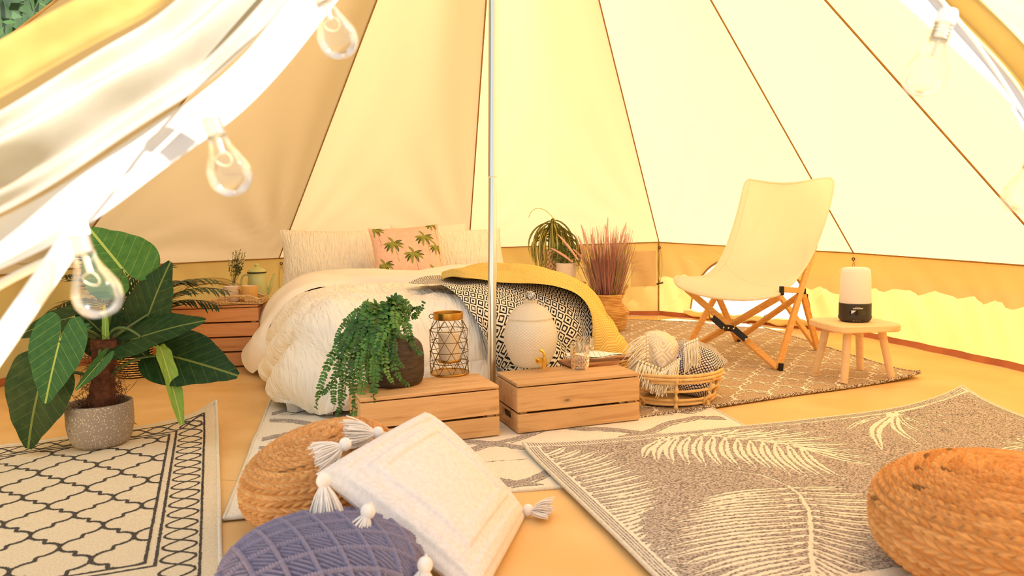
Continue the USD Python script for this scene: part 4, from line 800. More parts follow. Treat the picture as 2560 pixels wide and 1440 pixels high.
pbr('bottle_glass', (.42, .36, .2), None, rough=.15, spec=.6); pbr('sprig_green', (.07, .085, .02), (.14, .15, .04), scale=30, rough=.8); pbr('sprig_cream', (.80, .68, .36), None, rough=.8)
obj('bottle', lathe(smoothprof([(0, 0), (.022, 0), (.024, .01), (.024, .06), (.012, .085), (.011, .11), (.013, .113)], 30), 28, fp), 'bottle_glass', fw, smooth=40)
g = np.random.default_rng(8); stm, lf, fl_ = [], [], []
for i in range(13):
    b = fp+A([0, 0, .10]); e = fp+A([.015+.045*g.normal()*.7, .03*g.normal(), .24+.09*g.random()]); e[0] += .03; c = bez(b, (b+e)/2+g.normal(0, .006, 3), e, n=14); stm.append(tube(c, .0012, 4))
    for k in range(40):
        q = .35+.65*g.random(); p = A([np.interp(q, np.linspace(0, 1, 14), c[:, j]) for j in range(3)]); d = nz(g.normal(0, 1, 3)+A([0, 0, .8])); s = nz(np.cross(d, g.normal(0, 1, 3))); l = .010+.008*g.random()
        (lf if q < .72 or g.random() < .25 else fl_).append((A([p, p+d*l*.5+s*l*.22, p+d*l, p+d*l*.5-s*l*.22]), A([[0, 1, 2], [0, 2, 3]])))
obj('stems', join(stm), 'sprig_green', fw, kind='stuff'); obj('foliage', join(lf), 'sprig_green', fw, smooth=False, kind='stuff'); obj('blossom', join(fl_), 'sprig_cream', fw, smooth=False, kind='stuff')
# ================================================================ on the two front crates
ZC = .21
vp = ontop(988, 958, ZC)
pbr('ribbed_clay', (.045, .028, .016), (.08, .05, .028), scale=14, stretch=(1, 1, 6), rough=.55)
vs = thing('fern_vase', 'dark ribbed clay vase holding the trailing fern on the pine crate', 'vase', vp)
pv = smoothprof([(0, 0), (.094, 0), (.106, .006), (.116, .04), (.118, .11), (.112, .15), (.092, .178), (.055, .192), (.030, .199), (.025, .206), (.025, .228), (.030, .235), (.026, .236), (.021, .226), (.021, .16), (0, .15)], 160)
pv[:110, 0] += .0012*np.sin(pv[:110, 1]*2*np.pi/.0085)*np.clip(pv[:110, 0]/.05, 0, 1)
obj('body', lathe(pv, 56, vp), 'ribbed_clay', vs, smooth=60)
pbr('fern_green', (.022, .09, .012), (.075, .21, .032), scale=9, rough=.45, vary=.25); pbr('fern_tip', (.07, .20, .03), (.16, .33, .055), scale=9, rough=.45); pbr('fern_stem', (.10, .085, .03), None, rough=.7)
fr_ = thing('trailing_fern', 'bushy green fern with fronds trailing from the dark vase over the crate edge', 'plant', vp+A([0, 0, .22]))
g = np.random.default_rng(21)
def fernfrond(P_, n, L, w, seed):
    gg = np.random.default_rng(seed); d_ = np.linspace(0, 1, len(P_)); out = []
    for i in range(n):
        q = .10+.9*(i+.5)/n; p = A([np.interp(q, d_, P_[:, k]) for k in range(3)]); t = nz(A([np.interp(min(q+.04, 1), d_, P_[:, k])-np.interp(q-.04, d_, P_[:, k]) for k in range(3)]))
        s = nz(np.cross(t, A([.15, -.8, .6])+gg.normal(0, .45, 3))); l = L*(1-q*.72)*(.85+.3*gg.random())*min(1, .5+q*4); nrm = np.cross(s, t)
        for sg in (-1, 1):
            dr = nz(s*sg+t*.45+gg.normal(0, .13, 3)); side = nz(np.cross(dr, nrm)); c = A([p, p+dr*l*.35+nrm*l*.10, p+dr*l*.72+nrm*l*.06, p+dr*l-nrm*l*.12]); hw = A([.14, .5, .42, .05])*w*(1-q*.55)
            b = (np.vstack([c+side*hw[:, None], c-side*hw[:, None]+nrm*0]), gridf(2, 4)); out.append(b)
    return join([(o[0], o[1]) for o in out])
FR = [(850, 1005, -.14), (805, 985, -.10), (840, 1040, -.16), (880, 1045, -.18), (905, 1040, -.2), (860, 960, -.05), (845, 880, .0), (840, 850, .05), (862, 800, .04), (890, 785, .05), (955, 760, .06), (985, 762, .05), (1040, 765, .02), (1060, 752, .04), (880, 860, -.02), (900, 905, -.1), (925, 930, -.13), (950, 950, -.16), (985, 960, -.18), (1010, 920, -.19), (1025, 965, -.17), (940, 985, -.2), (1055, 885, -.1), (1020, 850, -.15), (910, 965, -.16), (870, 920, -.06), (835, 1010, -.12), (930, 1020, -.2), (960, 880, -.19), (985, 890, -.2), (905, 840, .0), (930, 815, .0), (790, 1020, -.1), (880, 985, -.15), (865, 1050, -.15)]
for i, (px, py, dy) in enumerate(FR):
    b = vp+A([0, 0, .23])+g.normal(0, .008, 3); e = at(px, py, vp[1]+dy+g.normal(0, .015)); d = e-b; hang = max(0, b[2]-e[2])
    m1 = b+A([d[0]*.35, d[1]*.4, .03+.05*g.random()+.3*max(0, d[2])])+g.normal(0, .012, 3); m2 = b+A([d[0]*.8, d[1]*.9, .02+d[2]*.45])+g.normal(0, .03, 3); c = bez(b, m1, m2, e, n=24); L_ = np.linalg.norm(np.diff(c, axis=0), axis=1).sum()
    x = obj('frond', fernfrond(c, int(L_/.0145)+4, .038, .019, i), 'fern_green' if i % 3 else 'fern_tip', fr_, smooth=False)
    obj('frond_stem', tube(c, np.linspace(.0017, .0007, 24), 5), 'fern_stem', fr_, smooth=True)
# wire lantern and candle
lp = ontop(1124, 934, ZC); s0 = 1/ppm(lp[1])
pbr('antique_gold', (.55, .30, .06), None, rough=.32, metal=1); pbr('wire_bronze', (.20, .125, .045), None, rough=.45, metal=.8)
ln = thing('wire_lantern', 'wire lantern with a gold top band and geometric wire cage beside the fern', 'lantern', lp)
LZ = [0.004, .052, .098, .143, .189, .232, .262]; LR = [.0815, .082, .0815, .080, .0815, .060, .060]
for z, r in zip(LZ[1:5], LR[1:5]): q = trimesh.creation.torus(r, .0016, 56, 8); obj('hoop', (A(q.vertices)+lp+A([0, 0, z]), A(q.faces)), 'wire_bronze', ln, smooth=True)
obj('base_ring', lathe([(.081, .0), (.084, .002), (.084, .008), (.081, .010), (.079, .006), (0, .003)], 56, lp), 'antique_gold', ln, smooth=30)
obj('top_band', lathe([(.060, .234), (.0635, .236), (.0640, .262), (.0625, .2645), (.060, .262), (.0600, .236)], 56, lp), 'antique_gold', ln, smooth=35)
ws = []
for k in range(5):
    n_ = 9; r0, r1, z0, z1 = LR[k], LR[k+1], LZ[k], LZ[k+1]
    for i in range(n_):
        o = (k % 2)*.5; a0, a1, a2 = [2*np.pi*(i+o+q)/n_ for q in (0, .5, 1)]
        P_ = lambda r, z, a: lp+A([r*math.cos(a), r*math.sin(a), z]); ws += [tube([P_(r0, z0, a0), P_(r1, z1, a1)], .0013, 6), tube([P_(r1, z1, a1), P_(r0, z0, a2)], .0013, 6)]
obj('wire_cage', join(ws), 'wire_bronze', ln, smooth=True)
q = trimesh.creation.torus(.009, .0015, 20, 8); obj('hanging_ring', (A(q.vertices)@A([[1, 0, 0], [0, 0, 1], [0, 1, 0]])+lp+A([-.071, 0, .248]), A(q.faces)), 'wire_bronze', ln, smooth=True)
obj('candle_plate', lathe([(0, .052), (.047, .052), (.050, .055), (.050, .064), (.047, .064), (.046, .056), (0, .056)], 44, lp), 'antique_gold', ln, smooth=30)
obj('plate_strut', join([tube([lp+A([.049*math.cos(a), .049*math.sin(a), .055]), lp+A([.082*math.cos(a), .082*math.sin(a), .052])], .0014, 6) for a in (.5, 2.6, 4.7)]), 'wire_bronze', ln, smooth=True)
pbr('wax', (.88, .76, .56), None, rough=.5, transl=.2, tcol=(.9, .7, .4)); pbr('wick', (.03, .02, .02), None, rough=1)
cd = thing('pillar_candle', 'cream pillar candle standing inside the wire lantern', 'candle', lp+A([0, 0, .0565]))
obj('wax', lathe(smoothprof([(0, .0567), (.043, .0567), (.044, .059), (.044, .174), (.041, .179), (.034, .176), (0, .172)], 40), 44, lp), 'wax', cd, smooth=40)
obj('wick', tube([lp+A([0, 0, .171]), lp+A([.001, 0, .182])], .0012, 6), 'wick', cd, smooth=True)
# glass dispenser
dp = ontop(1328, 915, ZC)
N = {'us': mathn('multiply', value2=44.), 'vs': mathn('multiply', value2=24.), 'a': mathn('add'), 'b_': mathn('subtract'), 'pa': mathn('pingpong', value2=.5), 'pb': mathn('pingpong', value2=.5), 'm': mathn('minimum'),
     'r': ('rgb_ramp', dict(ramp=[(0, (.60, .50, .34)), (.14, (1, .98, .90)), (.42, (.97, .91, .76))])), 'tb': ('transparent_bsdf', dict(color=(.95, .93, .86))), 'tl': ('translucent_bsdf', dict(color=(.99, .94, .82))), 'mx': ('mix_closure', dict(fac=.3)), 'mx2': ('mix_closure', dict(fac=.14)),
     'at': ('attribute', dict(attribute='st')), 'sx': ('separate_xyz', {}), 'bp': ('bump', dict(strength=.6, distance=.005)), 'p': ('principled_bsdf', dict(roughness=.18, specular_ior_level=.7))}
L = [('at.vector', 'sx.vector'), ('sx.x', 'us.value1'), ('sx.y', 'vs.value1'), ('us.value', 'a.value1'), ('vs.value', 'a.value2'), ('us.value', 'b_.value1'), ('vs.value', 'b_.value2'), ('a.value', 'pa.value1'), ('b_.value', 'pb.value1'), ('pa.value', 'm.value1'), ('pb.value', 'm.value2'), ('m.value', 'r.fac'), ('r.color', 'p.base_color'), ('m.value', 'bp.height'), ('bp.normal', 'p.normal'), ('p.BSDF', 'mx.closure1'), ('tl.BSDF', 'mx.closure2'), ('mx.closure', 'mx2.closure1'), ('tb.BSDF', 'mx2.closure2')]
mat('embossed_glass', N, L, 'mx2.closure')
ds = thing('drinks_dispenser', 'domed embossed glass drinks dispenser with a gold tap on the pine crate', 'drinks dispenser', dp)
bprof = smoothprof([(0, .002), (.060, .002), (.078, .010), (.100, .050), (.114, .095), (.1195, .135), (.113, .175), (.098, .207), (.090, .214)], 60)
obj('jar', lathe(bprof, 80, dp), 'embossed_glass', ds, smooth=True)
obj('lid', lathe(smoothprof([(.098, .213), (.100, .218), (.097, .224), (.082, .244), (.058, .266), (.032, .279), (.028, .286), (.033, .288), (.033, .291), (0, .291)], 50), 80, dp), 'embossed_glass', ds, smooth=True)
mat('cut_glass', {'fr': ('fresnel', dict(IOR=1.6)), 'm': mathn('multiply_add', value2=1.2, value3=.10), 't': ('transparent_bsdf', dict(color=(.96, .95, .92))), 'g': ('glossy_bsdf', dict(color=(1, .98, .95), roughness=.04)), 'mx': ('mix_closure', {})}, [('fr.fac', 'm.value1'), ('m.value', 'mx.fac'), ('t.BSDF', 'mx.closure1'), ('g.BSDF', 'mx.closure2')], 'mx.closure')
kb = trimesh.creation.icosphere(1, .0245); kb.apply_scale([1, 1, .9]); obj('lid_knob', (A(kb.vertices)+dp+A([0, 0, .314]), A(kb.faces)), 'cut_glass', ds, smooth=False)
pbr('bright_gold', (.90, .62, .12), None, rough=.15, metal=1)
fd = nz(A([.33, -.94, 0])); b0 = dp+fd*.094+A([0, 0, .045]); b1 = b0+fd*.05
obj('tap', join([tube([b0-fd*.002, b0+fd*.006], .019, 24), tube([b0, b1+fd*.012], .0085, 16), tube([b1+A([0, 0, .016]), b1-A([0, 0, .03])], [.0115, .009], 16), tube(bez(b1+A([0, 0, .012]), b1+A([0, 0, .032]), n=6), .006, 12)]), 'bright_gold', ds, smooth=40)
obj('tap_lever', join([tube(bez(b1+A([0, 0, .030]), b1+A([-.004, .0, .042]), b1+A([-.018, 0.0, .050]), n=10), np.linspace(.005, .006, 10), 10)]), 'bright_gold', ds, smooth=True)
def tumbler(label, px, py, h, r):
    c = ontop(px, py, ZC); c[2] = ZC+.001; t = thing('tumbler', label, 'drinking glass', c, 0, 'cut glass tumblers'); th = np.linspace(0, 2*np.pi, 61)
    z = np.linspace(0, h, 46); R_ = r*(.88+.12*z/h); P_ = []
    for zi, ri in zip(z, R_): am = .0022*np.clip(min((zi-.006)/.01, (h*.72-zi)/.01), 0, 1); P_.append(np.c_[(ri+am*np.abs(np.sin(th*9+zi*160))-am*np.abs(np.sin(th*9-zi*160)))[:, None]*np.c_[np.cos(th), np.sin(th)], np.full(61, zi)])
    obj('wall', (np.vstack(P_)+c, gridf(46, 61)), 'cut_glass', t, smooth=25); q = trimesh.creation.torus(R_[-1], .0012, 48, 8); obj('lip', (A(q.vertices)+c+A([0, 0, h]), A(q.faces)), 'cut_glass', t, smooth=True)
    obj('base', lathe([(0, 0), (r*.86, 0), (r*.88, .003), (r*.87, .012), (0, .010)], 40, c), 'cut_glass', t, smooth=30)
tumbler('cut glass tumbler in front of the striped napkin on the pine crate', 1450, 922, .108, .043); 
bd_ = ontop(1478, 909, ZC); bd_[2] = ZC; ba = CA+.02
bt = thing('serving_board', 'dark wooden serving board beneath the striped napkin', 'board', bd_, ba)
shp = sbox(-.115, -.055, .10, .055).buffer(.018).union(LineString([(.1, .02), (.20, .035)]).buffer(.022)).difference(Point(.195, .034).buffer(.008))
obj('board', slab(shp, lambda x, y, h: np.stack([x, y, h+0*x], -1), None, .001, .016), 'board_wood', bt, smooth=30, local=True)
c_b = bd_; tumbler('cut glass tumbler further back, standing behind the first on the serving board', 1462, 902, .108, .043)
uvmat('striped_linen', {'ml': mathn('multiply', value2=1/.022), 'fr': mathn('fraction'), 'lt': mathn('less_than', value2=.10), 'c': ('mix', dict(color1=(.92, .86, .76), color2=(.42, .38, .42)))}, [('sx.x', 'ml.value1'), ('ml.value', 'fr.value1'), ('fr.value', 'lt.value1'), ('lt.value', 'c.fac')], 'c.color')
npk = thing('striped_napkin', 'folded white napkin with thin dark stripes lying over the serving board', 'napkin', bd_+A([0, 0, .016]), ba)
def nap(u, v):
    x = -.135+.27*u+.02*v; y = -.045-.028*u+.075*v; z = .022+.004*np.sin(u*9+v*3)+.010*np.exp(-((u-.1)/.12)**2)*(1-v)+.012*v*(1-u); z = np.where(x > .118, z-.9*(x-.118)**1.0*.10, z); return np.stack([x, y, z], -1)
for k in range(2):
    m = sheet(lambda u, v: nap(u, v)+A([0, .004*k, .004*k]), 50, 20); obj('fold', (m[0], m[1], m[2]*A([.27, .075])), 'striped_linen', npk, smooth=True, local=True)

# ================================================================ rattan basket with two blankets
bk = A([.835, .0, .008]); pbr('rattan', (.72, .44, .15), (.80, .54, .22), scale=30, rough=.45, spec=.5)
bs = thing('rattan_basket', 'open round rattan basket holding two fringed blankets beside the crate', 'basket', bk)
def hoop(r, z, w): q = trimesh.creation.torus(r, w, 72, 8); return (A(q.vertices)+bk+A([0, 0, z]), A(q.faces))
for r, z, w in ((.242, .152, .0075), (.246, .138, .0075), (.238, .121, .006), (.222, .080, .006), (.210, .038, .006), (.205, .018, .0065)): obj('hoop', hoop(r, z, w), 'rattan', bs, smooth=True)
for i in range(8):
    a = -1.66+i*2*np.pi/8; c_, s_ = math.cos(a), math.sin(a); zz = np.linspace(.0, .158, 30); rr = .208+.038*(zz/.158)+.006*np.sin(zz*2*np.pi/.041)
    obj('stake', tube(np.c_[rr*c_, rr*s_, zz]+bk, .0085+.0025*np.sin(zz*2*np.pi/.041+1), 10), 'rattan', bs, smooth=True)
    if i % 2: b_ = a+.2; obj('foot_loop', tube(bk+np.stack([A([(.214+.012*math.sin(q))*math.cos(a+.12*math.cos(q)), (.214+.012*math.sin(q))*math.sin(a+.12*math.cos(q)), .026+.022*math.sin(q)]) for q in np.linspace(0, 2*np.pi, 20, endpoint=False)]), .006, 8, True), 'rattan', bs, smooth=True)
obj('base', lathe([(0, .010), (.19, .010), (.192, .016), (0, .018)], 48, bk), 'rattan', bs, smooth=30)
def netmat(name, bg, ln_, per, w):
    N = {'us': mathn('multiply', value2=1/per), 'vs': mathn('multiply', value2=1/per), 'a': mathn('add'), 'b_': mathn('subtract'), 'pa': mathn('pingpong', value2=.5), 'pb': mathn('pingpong', value2=.5), 'm': mathn('minimum'), 'lt': mathn('less_than', value2=w), 'c': ('mix', dict(color1=bg, color2=ln_))}
    uvmat(name, N, [('sx.x', 'us.value1'), ('sx.y', 'vs.value1'), ('us.value', 'a.value1'), ('vs.value', 'a.value2'), ('us.value', 'b_.value1'), ('vs.value', 'b_.value2'), ('a.value', 'pa.value1'), ('b_.value', 'pb.value1'), ('pa.value', 'm.value1'), ('pb.value', 'm.value2'), ('m.value', 'lt.value1'), ('lt.value', 'c.fac')], 'c.color', bump='m.value', bstr=.5, bdist=.003)
netmat('net_blanket', (.82, .72, .64), (.030, .026, .045), .0155, .13); diamonds('cream_diamond', (.70, .59, .42), (.87, .79, .63), .082, 4., 1.2)
def blob(c, ax, tilt, seed, amp, n=90):
    t, p = np.meshgrid(np.linspace(0, np.pi, n), np.linspace(0, 2*np.pi, 2*n+1), indexing='ij'); st, ct = np.sin(t), np.cos(t)
    e = lambda q, k: np.sign(q)*np.abs(q)**k
    X = A([e(st, .8)*e(np.cos(p), .85), e(st, .8)*e(np.sin(p), .85), e(ct, .9)]).transpose(1, 2, 0); d = 1+amp*(fbm(X*1.8+seed, 3, seed)-.5)*2+.035*np.sin(X[..., 0]*9+X[..., 2]*7+seed)*np.clip(1-np.abs(ct), 0, 1)
    X = X*d[..., None]*A(ax); M = trimesh.transformations.euler_matrix(*tilt)[:3, :3]; P_ = X.reshape(-1, 3)@M.T+A(c); P_[:, 2] = np.maximum(P_[:, 2], .03); rel = P_-bk; rd = np.hypot(rel[:, 0], rel[:, 1]); lim_ = .19+.028*np.clip(rel[:, 2]/.15, 0, 1)+np.clip((rel[:, 2]-.155)*3, 0, .2); P_[:, :2] = bk[:2]+rel[:, :2]*np.minimum(1, lim_/np.maximum(rd, 1e-6))[:, None]
    uv = np.stack([(p/(2*np.pi)*2*np.pi*ax[0]).ravel(), (t/np.pi*np.pi*ax[2]).ravel()], 1); return (P_, gridf(n, 2*n+1)[:, ::-1], uv)
nb = thing('net_pattern_blanket', 'pale blanket with dark net pattern stuffed in the right of the rattan basket', 'blanket', bk+A([0, 0, .02]))
c1b = at(1738, 925, .0); obj('cloth', blob(c1b, (.165, .13, .125), (.1, .42, 0), 3, .16), 'net_blanket', nb, smooth=True)
cb = thing('cream_diamond_blanket', 'cream diamond woven blanket with long fringe in the left of the rattan basket', 'blanket', bk+A([0, 0, .02]))
c2b = at(1640, 905, .02); m = blob(c2b, (.105, .12, .145), (.1, .15, 0), 7, .10); obj('cloth', m, 'cream_diamond', cb, smooth=True)
g = np.random.default_rng(4)
def fr_line(p0, p1, dr, n, L, y0, y1, sag, seed): a, b = at(*p0, y0), at(*p1, y1); return tassels([a+(b-a)*q for q in np.linspace(0, 1, n)], [dr]*n, L, 9, .0021, .009, seed, sag, .03)
obj('fringe', fr_line((1622, 838), (1622, 925), (-1, -.25, -.25), 11, .085, -.10, -.12, .45, 1), 'fringe', cb, smooth=True, kind='stuff'); obj('fringe', fr_line((1712, 858), (1742, 845), (-.1, -.5, -.9), 6, .075, -.12, -.11, .5, 2), 'fringe', cb, smooth=True, kind='stuff')
obj('fringe', fr_line((1660, 922), (1700, 895), (-.5, -.6, -.7), 9, .085, -.16, -.15, .5, 3), 'fringe', cb, smooth=True, kind='stuff'); obj('fringe', fr_line((1600, 900), (1665, 925), (-.4, -.6, -.6), 9, .08, -.14, -.16, .4, 5), 'fringe', cb, smooth=True, kind='stuff')
# ================================================================ chair, stool, lamp
pbr('chair_wood', (.66, .33, .08), (.74, .40, .12), scale=6, stretch=(1, 12, 12), rough=.45); pbr('black_metal', (.02, .018, .016), None, rough=.4, metal=.3); pbr('rivet', (.75, .72, .66), None, rough=.3, metal=1)
pbr('sling_canvas', (.93, .90, .80), (.95, .92, .83), scale=70, rough=.9, spec=.1, transl=.5, tcol=(1, .96, .80), bump=.12, bscale=320)
Gf_, Cf, F3, F4 = gp(1712, 888), gp(1945, 930), gp(1842, 856), gp(2044, 880)
for q in (Gf_, Cf, F3, F4): q[2] = .02
ch = thing('folding_chair', 'folding wooden chair with a cream canvas sling seat on the brown rug', 'chair', (Gf_+Cf+F3+F4)/4*A([1, 1, 0]))
def top(px, py, y): return at(px, py, y)
yG, yC, y3, y4 = Gf_[1], Cf[1], F3[1], F4[1]
SFL, SFR = top(1716, 722, yG), top(1948, 742, yC+.05); RB = top(2044, 585, y4+.07); LB = top(1866, 600, y3+.16)
legs = [('front', Cf, SFL), ('front', Gf_, SFR), ('rear', F3, top(2003, 735, y4-.04)), ('rear', F4, top(1930, 712, y3-.02)), ('right', Cf, RB), ('left', Gf_, LB), ('right', F4, top(2004, 722, y4-.14)), ('left', F3, top(1796, 742, yG+.2))]
for nm, p, q in legs: obj('leg', bar(p, q, .036, .022, up=(.25, -.95, .1)), 'chair_wood', ch)
obj('arm_rail', bar(top(1955, 723, yC+.06), top(2004, 727, y4-.16), .024, .032), 'chair_wood', ch)
jt = (SFL+Cf)/2; d1_ = nz(Cf-SFL); hor = nz(A([1, -.5, 0])); fy = A([-.3, -.9, .1])*.016
for px, py in ((1822, 820),):
    c = top(px, py, (yG+yC)/2-.03); u = nz(Cf-SFL); hz = nz(A([Cf[0]-Gf_[0], Cf[1]-Gf_[1], 0]))
    pts = [c-hz*.035-u*.10, c-hz*.035, c+hz*.035, c+hz*.035+u*.10]
    for a, b in zip(pts[:-1], pts[1:]): obj('hinge_plate', bar(a+fy, b+fy, .006, .036, up=np.cross(nz(b-a), fy)), 'black_metal', ch)
    rv = []
    for p in (pts[0], pts[1], c, pts[2], pts[3]): s = trimesh.creation.icosphere(1, .0065); rv.append((A(s.vertices)+p+fy*1.35, A(s.faces)))
    obj('rivet', join(rv), 'rivet', ch, smooth=True, kind='stuff')
obj('bracket', join([rbox(.04, .014, .034, top(2006, 728, y4-.18), .002), rbox(.018, .012, .05, top(2016, 745, y4-.1), .002)]), 'black_metal', ch)
obj('bracket', rbox(.022, .02, .05, top(1954, 727, yC+.04), .002), 'black_metal', ch)
for q in (Cf, F3): obj('foot_cap', tube([q+A([.01, -.01, -.012]), q+A([.012, -.012, .03])], .014, 12), 'black_metal', ch)
CT = [[(1864, 447, y3+.05), (1915, 455, y3-.1), (1975, 458, (y3+y4)/2-.05), (2035, 450, y4+.04), (2086, 446, y4-.04)],
      [(1842, 540, y3+.0), (1895, 553, y3-.05), (1955, 558, (y3+y4)/2+.05), (2018, 550, y4+.03), (2066, 540, y4-.08)],
      [(1806, 640, y3-.08), (1865, 655, y3-.1), (1925, 662, (y3+y4)/2+.0), (1990, 655, y4-.0), (2028, 640, y4-.12)],
      [(1760, 690, yG+.15), (1830, 700, yG+.08), (1895, 712, (yG+yC)/2+.15), (1950, 712, yC+.3), (1988, 700, y4-.25)],
      [(1710, 692, yG+.05), (1780, 712, yG-.05), (1850, 730, (yG+yC)/2-.02), (1915, 733, yC+.1), (1962, 722, yC+.15)],
      [(1684, 704, yG-.02), (1740, 734, yG-.15), (1820, 748, (yG+yC)/2-.15), (1890, 748, yC-.02), (1952, 736, yC+.04)]]
from scipy.interpolate import RectBivariateSpline
CP = A([[top(*p) for p in r] for r in CT]); a5, b5 = np.linspace(0, 1, 6), np.linspace(0, 1, 5)
SPL = [RectBivariateSpline(a5, b5, CP[..., k], kx=3, ky=3, s=0) for k in range(3)]
def sling(u, v): return np.stack([SPL[k].ev(u, v) for k in range(3)], -1)
def sl2(x, y, h):
    p = sling(x, y); d = .01; n = nz(np.cross(sling(x+d, y)-sling(x-d, y), sling(x, y+d)-sling(x, y-d))); return p+n*h[..., None]
sh = sbox(0, 0, 1, 1).buffer(-.06).buffer(.06)
obj('sling_seat', slab(sh, sl2, .035, -.004, .004), 'sling_canvas', ch, smooth=40)
r = A([sh.exterior.interpolate(q, True).coords[0] for q in np.linspace(0, 1, 160, endpoint=False)]); obj('sling_hem', tube(sling(r[:, 0], r[:, 1]), .0075, 8, True), 'sling_canvas', ch, smooth=True)
cr = bez((.42, .03), (.56, .3), (.62, .55), (.60, .8), (.50, .97), n=40); obj('seat_seam', tube(sl2(cr[:, 0], cr[:, 1], np.full(40, .004)), .003, 6), 'sling_canvas', ch, smooth=True)
# stool
woodmat('birch', (.80, .55, .28), (.86, .62, .35), (.72, .46, .21), knots=False, stretch=(2, 12, 12))
FL_, Fr, Rr, Bk = gp(2036, 943), gp(2110, 963), gp(2229, 951), gp(2150, 929); sc = (FL_+Fr+Rr+Bk)/4; sc[2] = 0; st = thing('stool', 'small pale wooden stool with four splayed legs carrying the lantern speaker', 'stool', sc)
tcn = at(2134, 812, sc[1]); tz = tcn[2]-.015; ang = math.atan2(Rr[1]-Fr[1], Rr[0]-Fr[0])
hx = .175; shp = affinity.rotate(sbox(-hx+.06, -hx+.06, hx-.06, hx-.06).buffer(.06, 16), math.degrees(ang)-12); shp = affinity.translate(shp, tcn[0], tcn[1])
rings = []
for q, z in ((-.006, 0), (0, .006), (0, .030), (-.006, .036)):
    e = shp.buffer(q).exterior; rings.append(np.c_[A([e.interpolate(k, True).coords[0] for k in np.linspace(0, 1, 96, endpoint=False)]), np.full(96, tz-.002+z)])
vv = np.vstack(rings+[[[tcn[0], tcn[1], tz-.002]], [[tcn[0], tcn[1], tz+.034]]]); ff = [gridf(4, 96, False, True)]; k = np.arange(96); ff += [np.stack([np.full(96, 384), (k+1) % 96, k], 1), np.stack([np.full(96, 385), 288+k, 288+(k+1) % 96], 1)]
obj('seat', (vv, np.vstack(ff)), 'birch', st, smooth=35)
for q in (FL_, Fr, Rr, Bk):
    d = nz(A([tcn[0]-q[0], tcn[1]-q[1], 0])); tp = A([q[0], q[1], 0])+d*.055+A([0, 0, tz]); obj('leg', tube([A([q[0], q[1], .008]), tp], [.0185, .0205], 20), 'birch', st, smooth=40)
# lantern speaker
zt = tz+.0345; lpz = at(2137, 795, sc[1]); lp2 = A([lpz[0], lpz[1], zt]); k_ = 1/ppm(sc[1])
pbr('black_plastic', (.035, .028, .022), None, rough=.45); pbr('frosted', (.95, .94, .92), None, rough=.45, transl=.4, tcol=(1, .97, .92)); pbr('gloss_black', (.006, .005, .005), None, rough=.08, spec=.8); pbr('print_white', (.8, .76, .7), None, rough=.6)
sp = thing('lantern_speaker', 'black lantern speaker with a white frosted shade on the little stool', 'lamp', lp2)
obj('base', lathe(smoothprof([(0, 0), (.064, 0), (.069, .003), (.0795, .018), (.0805, .026), (.0785, .030), (.0785, .094), (.075, .097), (0, .097)], 60), 64, lp2), 'black_plastic', sp, smooth=30)
obj('trim_ring', lathe([(.0790, .0245), (.0815, .0255), (.0815, .0285), (.0790, .0295)], 64, lp2), 'black_plastic', sp, smooth=30)
obj('shade', lathe(smoothprof([(.0775, .0975), (.0775, .10), (.076, .13), (.0715, .255), (.068, .269), (.058, .278), (.03, .2805), (0, .281)], 60), 64, lp2), 'frosted', sp, smooth=40)
def cyl(a0): return lambda x, y, h: lp2+np.stack([(.0785+h)*np.cos(a0+x/.0785), (.0785+h)*np.sin(a0+x/.0785), y], -1)
ct_ = cyl(-math.pi/2-.22)
obj('display_window', decal(LineString([(-.032, .052), (.024, .052)]).buffer(.013), ct_, .01, .0006), 'gloss_black', sp, smooth=True)
obj('reflective_panel', decal(Polygon([(-.036, .042), (-.036, .064), (-.012, .064), (-.036, .045)]).buffer(0), ct_, .01, .0012), 'steel', sp, smooth=True)
gl = [sbox(-.028+i*.0045, .072, -.0248+i*.0045, .0765) for i in range(11)]+[LineString([(-.018, .0785), (-.011, .083), (-.006, .080), (0, .0815), (.008, .0785)]).buffer(.0006)]+[sbox(-.026+i*.013, .0075, -.018+i*.013, .0095) for i in range(3)]
obj('logo_print', decal(unary_union(gl[:12]), ct_, .01, .0008), 'print_white', sp, smooth=True, kind='stuff')
cb_ = lambda x, y, h: lp2+np.stack([(.0700+y*.55+h)*np.cos(-math.pi/2-.22+x/.074), (.0700+y*.55+h)*np.sin(-math.pi/2-.22+x/.074), y+.002], -1)
obj('button_print', decal(unary_union(gl[12:]), cb_, .01, .0015), 'print_white', sp, smooth=True, kind='stuff')

# ================================================================ behind the bed: crate, plants, grass basket
rb_ = at(1466, 752, 2.28); ra = math.radians(6); re_ = A([math.cos(ra), math.sin(ra), 0]); zc2 = at(1420, 706, 2.28)[2]; cl_ = rb_-re_*.56; cl_[2] = 0
crate('wooden_crate', 'amber wooden crate behind the bed under the spider plant and the white pot', cl_, ra, .56, .34, zc2, 'amber_pine', n_side=4, hole=False)
def on2(px, dy): q = at(px, 700, 2.28+dy); q[2] = zc2+.001; return q
sp0 = on2(1384, .20); pbr('tan_weave', (.46, .28, .12), (.62, .42, .22), scale=26, rough=.8); diamonds('pot_pattern', (.36, .22, .10), (.70, .52, .30), .045, 2., 1.)
sd = thing('spider_plant', 'variegated spider plant arching from a patterned pot on the amber crate', 'potted plant', sp0)
pm = lathe(smoothprof([(0, 0), (.085, 0), (.092, .01), (.110, .12), (.112, .24), (.104, .245), (.10, .22), (0, .21)], 40), 48, sp0); obj('pot', (pm[0], pm[1], pm[2]*A([.7, .3])), 'pot_pattern', sd, smooth=True)
